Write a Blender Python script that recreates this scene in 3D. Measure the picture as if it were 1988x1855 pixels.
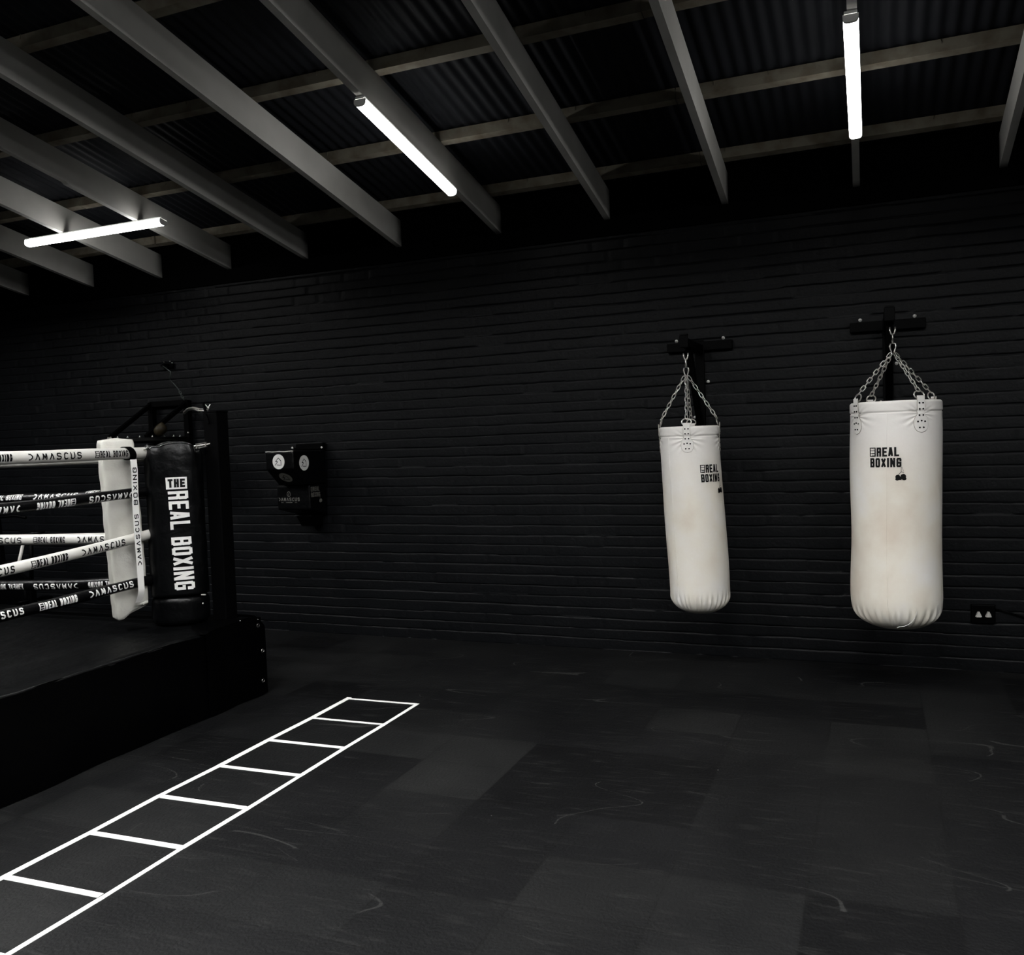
import bpy, bmesh, math, random
import numpy as np
from mathutils import Vector, Matrix
random.seed(7); RNG = np.random.default_rng(11)
sc = bpy.context.scene
for o in list(bpy.data.objects): bpy.data.objects.remove(o)
COL = sc.collection

# ------------------------------------------------------------------ camera
W_, H_ = 1988, 1855
YAW, PITCH, ROLL, FPX, CAMH = 0.38787, -0.04272, -0.03574, 1718.28, 1.54086
WALL = 6.11942            # Y of the brick wall
SL = 0.1915              # roof fall per metre towards the brick wall
_f = Vector((-math.sin(YAW)*math.cos(PITCH), math.cos(YAW)*math.cos(PITCH), math.sin(PITCH)))
_r0 = Vector((math.cos(YAW), math.sin(YAW), 0)); _u0 = _r0.cross(_f)
_r = _r0*math.cos(ROLL) + _u0*math.sin(ROLL); _u = -_r0*math.sin(ROLL) + _u0*math.cos(ROLL)
cam = bpy.data.cameras.new('camera'); co = bpy.data.objects.new('camera', cam); COL.objects.link(co)
M = Matrix.Identity(4)
for i, v in enumerate((_r, _u, -_f)):
    for j in range(3): M[j][i] = v[j]
M.translation = (0, 0, CAMH)
co.matrix_world = M
cam.sensor_fit = 'HORIZONTAL'; cam.sensor_width = 36; cam.lens = 36*FPX/W_; cam.clip_start = .05
sc.camera = co
def _ray(px, py): return _f + _r*((px-W_/2)/FPX) - _u*((py-H_/2)/FPX)
def AY(px, py, Y): d = _ray(px, py); return Vector((0, 0, CAMH)) + d*(Y/d.y)
def AX(px, py, X): d = _ray(px, py); return Vector((0, 0, CAMH)) + d*(X/d.x)

# ------------------------------------------------------------------ world, exposure
wd = bpy.data.worlds.new('world'); sc.world = wd; wd.use_nodes = True
wd.node_tree.nodes['Background'].inputs[0].default_value = (.5, .55, .6, 1)
wd.node_tree.nodes['Background'].inputs[1].default_value = .02
vs = sc.view_settings
vs.view_transform = 'Standard'; vs.look = 'None'; vs.gamma = 1; vs.exposure = 0; vs.use_curve_mapping = False
LAMP, FILL_BATTEN, FILL_HOODED = 17.0, 92.0, 375.0   # strength of the lit diffusers: battens in view, added fill battens, added hooded fill lamps (both unseen)

# ------------------------------------------------------------------ helpers
def sgnp(a, e): return math.copysign(abs(a)**e, a)
class MB:
    def __init__(s): s.v = []; s.f = []; s.sm = []; s.mi = []; s.cur = 0
    def add(s, vs, fs, smooth=False):
        n = len(s.v); s.v += [tuple(q) for q in vs]
        for f in fs: s.f.append(tuple(i+n for i in f)); s.sm.append(smooth); s.mi.append(s.cur)
        return s
    def box(s, c, d, rot=None, bev=0.0, seg=2):
        bm = bmesh.new(); bmesh.ops.create_cube(bm, size=1)
        for v in bm.verts: v.co = Vector((v.co.x*d[0], v.co.y*d[1], v.co.z*d[2]))
        if bev: bmesh.ops.bevel(bm, geom=list(bm.edges), offset=bev, segments=seg, affect='EDGES', profile=.5)
        if rot is not None: bmesh.ops.transform(bm, matrix=rot.to_4x4(), verts=bm.verts)
        bmesh.ops.translate(bm, vec=Vector(c), verts=bm.verts)
        bm.verts.index_update()
        s.add([v.co[:] for v in bm.verts], [[v.index for v in f.verts] for f in bm.faces]); bm.free(); return s
    def bar(s, a, b, w, h, up=(0, 0, 1), bev=0.0):
        a = Vector(a); b = Vector(b); z = (b-a); L = z.length; z.normalize()
        x = Vector(up).cross(z)
        if x.length < 1e-4: x = Vector((1, 0, 0)).cross(z)
        x.normalize(); y = z.cross(x)
        R = Matrix((x, y, z)).transposed()
        return s.box((a+b)/2, (w, h, L), R, bev)
    def tube(s, pts, r, n=10, closed=False, caps=True):
        pts = [Vector(q) for q in pts]; m = len(pts); rr = r if hasattr(r, '__len__') else [r]*m
        up = None; V = []
        for i, q in enumerate(pts):
            if closed: t = pts[(i+1) % m]-pts[i-1]
            else: t = pts[min(i+1, m-1)]-pts[max(i-1, 0)]
            t.normalize()
            if up is None: up = Vector((0, 0, 1)) if abs(t.z) < .9 else Vector((1, 0, 0))
            x = up.cross(t); x.normalize(); y = t.cross(x); up = y
            for k in range(n):
                a = 2*math.pi*k/n; V.append(q + (x*math.cos(a)+y*math.sin(a))*rr[i])
        F = []
        for i in range(m if closed else m-1):
            j = (i+1) % m
            for k in range(n): F.append((i*n+k, i*n+(k+1) % n, j*n+(k+1) % n, j*n+k))
        if not closed and caps: F.append(tuple(range(n-1, -1, -1))); F.append(tuple((m-1)*n+k for k in range(n)))
        return s.add(V, F, True)
    def grid(s, fn, nu, nv, wrapu=False, smooth=True, cap0=False, cap1=False):
        V = []; F = []
        for j in range(nv+1):
            for i in range(nu if wrapu else nu+1): V.append(fn(i/nu, j/nv))
        m = nu if wrapu else nu+1
        for j in range(nv):
            for i in range(nu):
                a = j*m+i; b = j*m+(i+1) % m; F.append((a, b, b+m, a+m))
        if cap0: F.append(tuple(range(m-1, -1, -1)))
        if cap1: F.append(tuple(nv*m+k for k in range(m)))
        return s.add(V, F, smooth)
    def lathe(s, c, prof, n=24, axis='z', smooth=True):
        c = Vector(c)
        def fn(u, v):
            k = v*(len(prof)-1); i = min(int(round(k)), len(prof)-1); r, h = prof[i]; a = 2*math.pi*u
            p = (r*math.cos(a), r*math.sin(a), h)
            if axis == 'x': p = (p[2], p[0], p[1])
            if axis == 'y': p = (p[1], p[2], p[0])
            return c+Vector(p)
        return s.grid(fn, n, len(prof)-1, True, smooth, True, True)
    def disc(s, c, r, n, axis, t):            # solid disc with its normal along `axis`
        z = Vector(axis).normalized(); x = z.orthogonal().normalized(); y = z.cross(x); c = Vector(c)
        V = [c+(x*math.cos(2*math.pi*k/n)+y*math.sin(2*math.pi*k/n))*r+z*h for h in (-t/2, t/2) for k in range(n)]
        F = [tuple(range(n-1, -1, -1)), tuple(range(n, 2*n))]+[(k, (k+1) % n, n+(k+1) % n, n+k) for k in range(n)]
        return s.add(V, F)
    def ellipsoid(s, c, R, d, e1=1., e2=1., nu=32, nv=18):
        c = Vector(c)
        def fn(u, v):
            a = 2*math.pi*u; b = math.pi*(v-.5)*.9998
            return c + R @ Vector((d[0]*sgnp(math.cos(b), e1)*sgnp(math.cos(a), e2), d[1]*sgnp(math.cos(b), e1)*sgnp(math.sin(a), e2), d[2]*sgnp(math.sin(b), e1)))
        return s.grid(fn, nu, nv, True, True, True, True)
ORG = {}
def build(name, mb, mats, parent=None, loc=None):
    if not isinstance(mats, (list, tuple)): mats = [mats]
    if parent is not None: org = ORG[parent.name]
    elif loc is not None: org = Vector(loc)
    else:
        a = np.array(mb.v); org = Vector(((a[:, 0].min()+a[:, 0].max())/2, (a[:, 1].min()+a[:, 1].max())/2, a[:, 2].min()))
    me = bpy.data.meshes.new(name)
    me.from_pydata([(x-org.x, y-org.y, z-org.z) for x, y, z in mb.v], [], mb.f)
    me.polygons.foreach_set('use_smooth', mb.sm); me.polygons.foreach_set('material_index', mb.mi)
    for m in mats: me.materials.append(m)
    me.update()
    o = bpy.data.objects.new(name, me); COL.objects.link(o)
    if parent is not None: o.parent = parent
    else: o.location = org
    ORG[o.name] = org
    return o
def tag(o, label=None, cat=None, group=None, kind=None):
    for k, v in (('label', label), ('category', cat), ('group', group), ('kind', kind)):
        if v: o[k] = v
    return o
def thing(name, loc, label, cat, group=None):
    o = bpy.data.objects.new(name, None); COL.objects.link(o); o.location = loc; o.empty_display_size = .1
    ORG[o.name] = Vector(loc); return tag(o, label, cat, group)
def struct(name, mb, m): return tag(build(name, mb, m), kind='structure')

# ------------------------------------------------------------------ materials
def mat(name, col, rough=.6, metal=0., spec=.5, noise=None, bump=None, coat=0.):
    """noise = (scale, second colour, low, high); bump = (scale, strength, distance)"""
    m = bpy.data.materials.new(name); m.use_nodes = True; nt = m.node_tree; N = nt.nodes; L = nt.links
    b = N['Principled BSDF']; b.inputs['Base Color'].default_value = (*col, 1); b.inputs['Roughness'].default_value = rough
    b.inputs['Metallic'].default_value = metal; b.inputs['Specular IOR Level'].default_value = spec
    b.inputs['Coat Weight'].default_value = coat
    g = N.new('ShaderNodeNewGeometry')
    if noise:
        n = N.new('ShaderNodeTexNoise'); n.inputs['Scale'].default_value = noise[0]; n.inputs['Detail'].default_value = 5
        r = N.new('ShaderNodeValToRGB'); r.color_ramp.elements[0].position = noise[2]; r.color_ramp.elements[1].position = noise[3]
        r.color_ramp.elements[0].color = (*col, 1); r.color_ramp.elements[1].color = (*noise[1], 1)
        L.new(g.outputs['Position'], n.inputs['Vector']); L.new(n.outputs['Fac'], r.inputs['Fac']); L.new(r.outputs['Color'], b.inputs['Base Color'])
    if bump:
        n = N.new('ShaderNodeTexNoise'); n.inputs['Scale'].default_value = bump[0]; n.inputs['Detail'].default_value = 4
        u = N.new('ShaderNodeBump'); u.inputs['Strength'].default_value = bump[1]; u.inputs['Distance'].default_value = bump[2]
        L.new(g.outputs['Position'], n.inputs['Vector']); L.new(n.outputs['Fac'], u.inputs['Height']); L.new(u.outputs['Normal'], b.inputs['Normal'])
    return m
def emit(name, col, s):
    m = bpy.data.materials.new(name); m.use_nodes = True; b = m.node_tree.nodes['Principled BSDF']
    b.inputs['Base Color'].default_value = (.8, .8, .8, 1); b.inputs['Emission Color'].default_value = (*col, 1); b.inputs['Emission Strength'].default_value = s
    return m
M_brick = mat('black_painted_brick', (.0016, .0019, .0025), .5, spec=.13, noise=(3.5, (.0027, .0030, .0036), .35, .75), bump=(55, .5, .004))
M_roof = mat('dark_roof_sheet', (.0130, .0138, .0165), .65, spec=.05, noise=(2, (.0105, .0110, .0132), .4, .7))
M_black = mat('matt_black_paint', (.0007, .0007, .0008), .7, spec=.02)
M_wood = mat('rough_sawn_batten_timber', (.165, .150, .118), .8, spec=.2, noise=(9, (.095, .078, .055), .42, .7), bump=(40, .4, .004))
M_vinyl = mat('glossy_black_vinyl', (.0007, .0008, .0010), .32, spec=.17, bump=(11, .55, .016))
M_skirt = mat('black_ring_skirt_vinyl', (.0003, .0003, .0004), .4, spec=.05, bump=(9, .35, .012))
M_canvas = mat('black_ring_canvas', (.0008, .0009, .0010), .45, spec=.06, noise=(4, (.0014, .0015, .0017), .4, .7), bump=(7, .5, .03))
M_zinc = mat('bright_zinc_bolt', (.55, .54, .52), .35, spec=.6)
M_steel = mat('zinc_plated_steel', (.62, .60, .56), .3, metal=1.)
M_bracket = mat('black_powder_coated_steel', (.0006, .0006, .0007), .45, spec=.035)
M_whitev = mat('white_vinyl', (.47, .462, .44), .42, spec=.4, noise=(6, (.40, .385, .345), .45, .8), bump=(25, .25, .004))
M_cush = mat('cream_white_vinyl', (.48, .473, .44), .35, spec=.45, noise=(5, (.41, .40, .355), .4, .8), bump=(12, .5, .015))
M_strap = mat('white_webbing', (.74, .73, .71), .6)
M_blackrope = mat('black_rope_sleeve', (.0010, .0010, .0012), .35, spec=.15, bump=(40, .5, .006))
M_inkb = mat('black_print', (.002, .002, .0022), .5, spec=.15)
M_inkw = mat('white_print', (.58, .575, .56), .5, spec=.3)
M_inkg = mat('grey_print', (.10, .098, .088), .6, spec=.2)
M_tape = mat('white_floor_marking', (.80, .80, .78), .5, spec=.3, noise=(30, (.66, .66, .64), .5, .8))
M_housing = mat('white_enamel_housing', (.55, .55, .53), .4)
M_tube = emit('lit_diffuser', (1., .995, .975), LAMP)
M_fillbatten = emit('fill_batten_diffuser', (.985, .99, .98), FILL_BATTEN)
M_fillhooded = emit('hooded_fill_diffuser', (.985, .99, .98), FILL_HOODED)
M_plastic = mat('white_plastic', (.42, .41, .38), .35)
M_tan = mat('tan_leather', (.022, .017, .009), .5, spec=.15, noise=(20, (.006, .005, .003), .4, .7))
M_eye = mat('nickel_eyelet', (.55, .54, .52), .25, metal=1.)

def m_rafter():      # grey-white paint; fades to near-black over the last hand's breadth at the wall
    m = mat('grey_white_painted_timber', (.31, .31, .295), .65, spec=.3); nt = m.node_tree; N = nt.nodes; L = nt.links
    b = N['Principled BSDF']; g = N.new('ShaderNodeNewGeometry')
    n = N.new('ShaderNodeTexNoise'); n.inputs['Scale'].default_value = 2.2; n.inputs['Detail'].default_value = 6
    r = N.new('ShaderNodeValToRGB'); r.color_ramp.elements[0].position = .38; r.color_ramp.elements[1].position = .7
    r.color_ramp.elements[0].color = (.46, .455, .43, 1); r.color_ramp.elements[1].color = (.34, .335, .31, 1)
    sx = N.new('ShaderNodeSeparateXYZ'); nn = N.new('ShaderNodeTexNoise'); nn.inputs['Scale'].default_value = 5
    ad = N.new('ShaderNodeMath'); ad.operation = 'MULTIPLY_ADD'; ad.inputs[1].default_value = .16
    mr = N.new('ShaderNodeMapRange'); mr.interpolation_type = 'SMOOTHSTEP'; mr.inputs['From Min'].default_value = 6.07; mr.inputs['From Max'].default_value = 6.23
    mx = N.new('ShaderNodeMix'); mx.data_type = 'RGBA'
    L.new(g.outputs['Position'], n.inputs['Vector']); L.new(n.outputs['Fac'], r.inputs['Fac'])
    L.new(g.outputs['Position'], sx.inputs[0]); L.new(g.outputs['Position'], nn.inputs['Vector'])
    L.new(nn.outputs['Fac'], ad.inputs[0]); L.new(sx.outputs['Y'], ad.inputs[2]); L.new(ad.outputs[0], mr.inputs['Value'])
    L.new(mr.outputs['Result'], mx.inputs['Factor']); L.new(r.outputs['Color'], mx.inputs['A']); mx.inputs['B'].default_value = (.003, .003, .0033, 1)
    L.new(mx.outputs['Result'], b.inputs['Base Color']); return m
M_rafter = m_rafter()

def m_floor():
    m = mat('black_rubber_mat_tiles', (.02, .02, .02), .62, spec=.35); nt = m.node_tree; N = nt.nodes; L = nt.links
    b = N['Principled BSDF']; g = N.new('ShaderNodeNewGeometry'); b.inputs['Specular IOR Level'].default_value = .12
    def math_(op, a, c=None):
        q = N.new('ShaderNodeMath'); q.operation = op
        for k, v in ((0, a), (1, c)):
            if v is None: continue
            if isinstance(v, (int, float)): q.inputs[k].default_value = v
            else: L.new(v, q.inputs[k])
        return q.outputs[0]
    sx = N.new('ShaderNodeSeparateXYZ'); L.new(g.outputs['Position'], sx.inputs[0])
    # rubber tiles about 0.46 m, laid square to the room
    xs = math_('DIVIDE', math_('ADD', sx.outputs['X'], 1.14+20*.456), .456); ys = math_('DIVIDE', math_('ADD', sx.outputs['Y'], -3.38+20*.372), .372)
    xf = math_('FLOOR', xs); yf = math_('FLOOR', ys)
    cb = N.new('ShaderNodeCombineXYZ'); L.new(xf, cb.inputs[0]); L.new(yf, cb.inputs[1])
    wn = N.new('ShaderNodeTexWhiteNoise'); wn.noise_dimensions = '2D'; L.new(cb.outputs[0], wn.inputs['Vector'])
    ra = N.new('ShaderNodeValToRGB'); e = ra.color_ramp.elements
    e[0].position = 0; e[0].color = (.34, .34, .38, 1); e[1].position = 1; e[1].color = (1.5, 1.5, 1.45, 1)
    e.new(.2).color = (.78, .78, .82, 1); e.new(.8).color = (1.06, 1.06, 1.04, 1)
    L.new(wn.outputs['Value'], ra.inputs['Fac'])
    def noise(sc_, det, vec=None, dist=0):
        n = N.new('ShaderNodeTexNoise'); n.inputs['Scale'].default_value = sc_; n.inputs['Detail'].default_value = det; n.inputs['Distortion'].default_value = dist
        L.new(vec or g.outputs['Position'], n.inputs['Vector']); return n.outputs['Fac']
    dust = noise(.9, 6, dist=.6)
    r1 = N.new('ShaderNodeValToRGB'); r1.color_ramp.elements[0].position = .35; r1.color_ramp.elements[1].position = .72
    r1.color_ramp.elements[0].color = (.0024, .0025, .0028, 1); r1.color_ramp.elements[1].color = (.0064, .0065, .0066, 1); L.new(dust, r1.inputs['Fac'])
    mu = N.new('ShaderNodeMix'); mu.data_type = 'RGBA'; mu.blend_type = 'MULTIPLY'; mu.inputs['Factor'].default_value = 1
    L.new(r1.outputs['Color'], mu.inputs['A']); L.new(ra.outputs['Color'], mu.inputs['B'])
    # scuffs: stretched noise streaks across the mats
    mp = N.new('ShaderNodeMapping'); mp.inputs['Scale'].default_value = (3.5, 30, 1); mp.inputs['Rotation'].default_value = (0, 0, .12); L.new(g.outputs['Position'], mp.inputs['Vector'])
    st = noise(1.6, 5, mp.outputs['Vector']); s2 = N.new('ShaderNodeMapRange'); s2.inputs['From Min'].default_value = .55; s2.inputs['From Max'].default_value = .8; L.new(st, s2.inputs['Value'])
    m2 = N.new('ShaderNodeMix'); m2.data_type = 'RGBA'; L.new(math_('MULTIPLY', s2.outputs['Result'], .8), m2.inputs['Factor']); L.new(mu.outputs['Result'], m2.inputs['A']); m2.inputs['B'].default_value = (.014, .014, .0136, 1)
    def scr(sc_, th, seed, ang):
        mq = N.new('ShaderNodeMapping'); mq.inputs['Location'].default_value = (seed, seed*2, 0); mq.inputs['Rotation'].default_value = (0, 0, ang); mq.inputs['Scale'].default_value = (.35, 1.4, 1); L.new(g.outputs['Position'], mq.inputs['Vector'])
        q = noise(sc_, 1, mq.outputs['Vector']); near = math_('LESS_THAN', math_('ABSOLUTE', math_('SUBTRACT', q, .5)), th)
        return math_('MULTIPLY', near, math_('GREATER_THAN', noise(2.3, 2, mq.outputs['Vector']), .56))
    scs = math_('MULTIPLY', math_('MAXIMUM', scr(1.3, .0009, 3.1, .25), math_('MAXIMUM', scr(1.1, .0008, 9.7, -.5), scr(1.6, .0012, 17.3, .05))), .5)
    ms_ = N.new('ShaderNodeMix'); ms_.data_type = 'RGBA'; L.new(scs, ms_.inputs['Factor']); L.new(m2.outputs['Result'], ms_.inputs['A']); ms_.inputs['B'].default_value = (.028, .028, .027, 1); m2 = ms_
    # white specks of grit
    vo = N.new('ShaderNodeTexVoronoi'); vo.inputs['Scale'].default_value = 2.3; L.new(g.outputs['Position'], vo.inputs['Vector'])
    sp = math_('LESS_THAN', vo.outputs['Distance'], .012)
    m3 = N.new('ShaderNodeMix'); m3.data_type = 'RGBA'; L.new(sp, m3.inputs['Factor']); L.new(m2.outputs['Result'], m3.inputs['A']); m3.inputs['B'].default_value = (.06, .06, .055, 1)
    # seams
    def edge(f): fr = math_('FRACT', f); return math_('MINIMUM', fr, math_('SUBTRACT', 1.0, fr))
    sm = math_('LESS_THAN', math_('MINIMUM', edge(xs), edge(ys)), .007)
    gate = math_('GREATER_THAN', noise(1.3, 2), .44)
    m4 = N.new('ShaderNodeMix'); m4.data_type = 'RGBA'; L.new(math_('MULTIPLY', math_('MULTIPLY', sm, gate), .6), m4.inputs['Factor']); L.new(m3.outputs['Result'], m4.inputs['A']); m4.inputs['B'].default_value = (.0012, .0012, .0012, 1)
    L.new(m4.outputs['Result'], b.inputs['Base Color'])
    rr = N.new('ShaderNodeMapRange'); rr.inputs['To Min'].default_value = .5; rr.inputs['To Max'].default_value = .75; L.new(dust, rr.inputs['Value']); L.new(rr.outputs['Result'], b.inputs['Roughness'])
    bp = N.new('ShaderNodeBump'); bp.inputs['Strength'].default_value = .8; bp.inputs['Distance'].default_value = .004; L.new(noise(70, 4), bp.inputs['Height']); L.new(bp.outputs['Normal'], b.inputs['Normal'])
    return m
M_floor = m_floor()

def m_bag():          # scuffed off-white leather, warm grubby patches where it is hit
    m = mat('scuffed_offwhite_leather', (.6, .58, .54), .5, spec=.35); nt = m.node_tree; N = nt.nodes; L = nt.links
    b = N['Principled BSDF']; g = N.new('ShaderNodeNewGeometry')
    mp = N.new('ShaderNodeMapping'); mp.inputs['Scale'].default_value = (1, 1, .8); L.new(g.outputs['Position'], mp.inputs['Vector'])
    n = N.new('ShaderNodeTexNoise'); n.inputs['Scale'].default_value = 4.5; n.inputs['Detail'].default_value = 5; L.new(mp.outputs[0], n.inputs['Vector'])
    r = N.new('ShaderNodeValToRGB'); e = r.color_ramp.elements; e[0].position = .3; e[1].position = .72
    e[0].color = (.60, .585, .56, 1); e[1].color = (.50, .445, .375, 1); e.new(.5).color = (.575, .545, .48, 1); L.new(n.outputs['Fac'], r.inputs['Fac'])
    # grime belt at hitting height
    sx = N.new('ShaderNodeSeparateXYZ'); L.new(g.outputs['Position'], sx.inputs[0])
    mr = N.new('ShaderNodeMapRange'); mr.interpolation_type = 'SMOOTHSTEP'; mr.inputs['From Min'].default_value = 1.55; mr.inputs['From Max'].default_value = 1.15; L.new(sx.outputs['Z'], mr.inputs['Value'])
    mx = N.new('ShaderNodeMix'); mx.data_type = 'RGBA'; mx.inputs['A'].default_value = (.62, .60, .575, 1); L.new(mr.outputs['Result'], mx.inputs['Factor']); L.new(r.outputs['Color'], mx.inputs['B'])
    L.new(mx.outputs['Result'], b.inputs['Base Color'])
    n2 = N.new('ShaderNodeTexNoise'); n2.inputs['Scale'].default_value = 60; n2.inputs['Detail'].default_value = 4; L.new(g.outputs['Position'], n2.inputs['Vector'])
    bp = N.new('ShaderNodeBump'); bp.inputs['Strength'].default_value = .12; bp.inputs['Distance'].default_value = .004; L.new(n2.outputs['Fac'], bp.inputs['Height']); L.new(bp.outputs['Normal'], b.inputs['Normal'])
    return m
M_bag = m_bag()
M_edgeshade = mat('painted_edge_shade', (.33, .31, .27), .6, spec=.2)  # darker bag tone that paints the shadow line around the strap patches

# ------------------------------------------------------------------ room shell
XL, XR, YB = -10.2, 3.6, -4.6
ZR = 3.06                               # underside of the rafters at the brick wall
def roofz(y, o=0.): return ZR + SL*(WALL-y) + o
RD, PD = .200, .066                     # depth of rafters, of purlins (vertical)
def brick_wall():                       # coursed brickwork with raked joints, painted over
    mb = MB(); c = .075; nx = 780; ncourse = 40
    xs = np.linspace(XL, XR, nx+1)
    def wob(seed, amp, fr=(.5, 1.3, 3.1, 7.0, 13.)):
        rg = np.random.default_rng(seed); w = np.zeros_like(xs)
        for k, f in enumerate(fr): w += np.sin(xs*f*2.2+rg.uniform(0, 6.28))/(1+k)
        return w*amp
    rows = []
    for k in range(ncourse+1):
        z0 = k*c
        joint = z0 + wob(100+k, .0022)
        bl = .23; off = (k % 2)*.115 + random.uniform(-.03, .03)
        bi = np.floor((xs+off+20)/bl).astype(int)
        rg = np.random.default_rng(500+k); dep = rg.normal(0, .0018, 200)[bi]
        fr = np.mod((xs+off+20)/bl, 1); vj = np.where(np.minimum(fr, 1-fr) < .06, .0042, 0)*(rg.random(200)[bi] > .5)
        gh = .0036+.0014*np.sin(xs*2.1+k*1.7)+rg.normal(0, .0003, nx+1)
        gd = np.clip(.0046+.0022*np.sin(xs*1.3+k*2.9)+rg.normal(0, .0022, 200)[bi], .0004, .012); joint = joint + rg.normal(0, .0011, 200)[bi]*(k > 0)
        face = WALL + dep + vj
        if k > 0: rows.append((joint-gh-.0085, faceprev)); rows.append((joint-gh-.0035, faceprev)); rows.append((joint-gh, faceprev+.001)); rows.append((joint-gh*.3, WALL+gd+.002))
        if k < ncourse: rows.append((joint+gh*.55 if k else joint*0, WALL+gd*(k > 0)+.001)); rows.append((joint+gh+.0025 if k else joint*0+.003, face+.0004)); rows.append((joint+gh+.0075 if k else joint*0+.008, face)); rows.append((joint+c*.5, face))
        faceprev = face
    V = []; F = []
    for z, y in rows:
        for i in range(nx+1): V.append((xs[i], float(y[i]), float(z[i])))
    m = nx+1
    for j in range(len(rows)-1):
        for i in range(nx): F.append((j*m+i, j*m+i+1, (j+1)*m+i+1, (j+1)*m+i))
    mb.add(V, F, True); 
    mb.box(((XL+XR)/2, WALL+.14, 1.6), (XR-XL, .2, 3.2))
    return mb
struct('wall_back', brick_wall(), M_brick)
struct('floor', MB().box(((XL+XR)/2, (WALL+YB)/2, -.05), (XR-XL, WALL-YB, .1)), M_floor)
struct('wall_left', MB().box((XL-.1, (WALL+YB)/2, 2.6), (.2, WALL-YB, 5.6)), M_brick)
struct('wall_right', MB().box((XR+.1, (WALL+YB)/2, 2.6), (.2, WALL-YB, 5.6)), M_brick)
struct('wall_front', MB().box(((XL+XR)/2, YB-.1, 2.6), (XR-XL, .2, 5.6)), M_brick)
def roof():
    mb = MB(); pitch = .076; n = int((XR-XL)/pitch*8)
    def fn(u, v):
        x = XL+u*(XR-XL); y = YB+v*(WALL+.15-YB); return (x, y, roofz(y, RD+PD+.012)+.0065*math.cos(2*math.pi*x/pitch))
    mb.grid(fn, n, 2); 
    def fn2(u, v):
        x = XL+u*(XR-XL); y = YB+v*(WALL+.15-YB); return (x, y, roofz(y, RD+PD+.08))
    mb.grid(fn2, 1, 1); return mb
struct('ceiling', roof(), M_roof)
struct('trim_1', MB().box(((XL+XR)/2, WALL+.01, 3.135), (XR-XL, .05, .37), bev=.004), M_black)   # blackened wall plate on top of the brickwork

# rafters (below) and purlins (above them)
RX = [(2.36, 2.37), (1.55, 1.56), (.722, .752), (-.044, -.068), (-.862, -.886), (-1.649, -1.702), (-2.529, -2.530), (-3.363, -3.368), (-4.262, -4.228), (-5.024, -5.000), (-5.76, -5.75), (-6.57, -6.55), (-7.38, -7.37), (-8.19, -8.18)]   # X at Y = 3.2 and at the wall
RL = {1: 'painted grey rafter, rightmost in view, running down past the right frame edge',
      2: 'painted grey rafter directly above the right ceiling batten light, seen end-on',
      3: 'narrow-looking painted grey rafter to the left of the right batten light',
      4: 'painted grey rafter between the middle batten light and the narrow-looking rafter',
      5: 'painted grey rafter carrying the middle batten light along its underside',
      6: 'brightly lit grey rafter next left of the middle batten light',
      7: 'dark-sided grey rafter, second to the left of the middle batten light',
      8: 'grey rafter with a stepped notch, touching the right end of the crosswise batten light',
      9: 'grey rafter crossing above the middle of the crosswise batten light',
      10: 'grey rafter at the left end of the crosswise batten light',
      11: 'short-looking grey rafter at the left frame edge, nearest the upper wall corner',
      12: 'far left grey rafter beyond the frame edge'}
for i, (xa_, xb_) in enumerate(RX):
    w = .042; xat = lambda y: xa_+(xb_-xa_)*(y-3.2)/(WALL-3.2); mb = MB(); y0, y1 = YB+.02, WALL-.0155
    prof = [(y0, roofz(y0)), (y1, roofz(y1)), (y1, roofz(y1, RD)), (y0, roofz(y0, RD))]
    if i == 9:
        prof = [(y0, roofz(y0, .03)), (3.98, roofz(3.98, .03)), (4.02, roofz(4.02, .012)), (4.48, roofz(4.48, .012)), (4.5, roofz(4.5)), (y1, roofz(y1)), (y1, roofz(y1, RD)), (y0, roofz(y0, RD))]
    n = len(prof); V = [(xat(y)-w/2, y, z) for y, z in prof]+[(xat(y)+w/2, y, z) for y, z in prof]
    F = [tuple(range(n)), tuple(range(2*n-1, n-1, -1))]+[((k+1) % n, k, n+k, n+(k+1) % n) for k in range(n)]
    mb.add(V, F)
    lab = RL.get(i-1, 'painted grey rafter beyond the right frame edge')
    tag(build('rafter', mb, M_rafter), lab, 'rafter', 'rafters under the sheet roof')
PY = [(5.925, 'rough timber purlin nearest the brick wall, lowest in the ceiling'),
      (5.17, 'rough timber purlin second from the brick wall, under the far ends of the batten lights'),
      (4.375, 'rough timber purlin third from the brick wall, meeting the near ends of the batten lights'),
      (3.575, 'rough timber purlin fourth from the brick wall, at the upper left corner of the ceiling')]
PY += [(2.81-.77*k, None) for k in range(10)]
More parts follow.
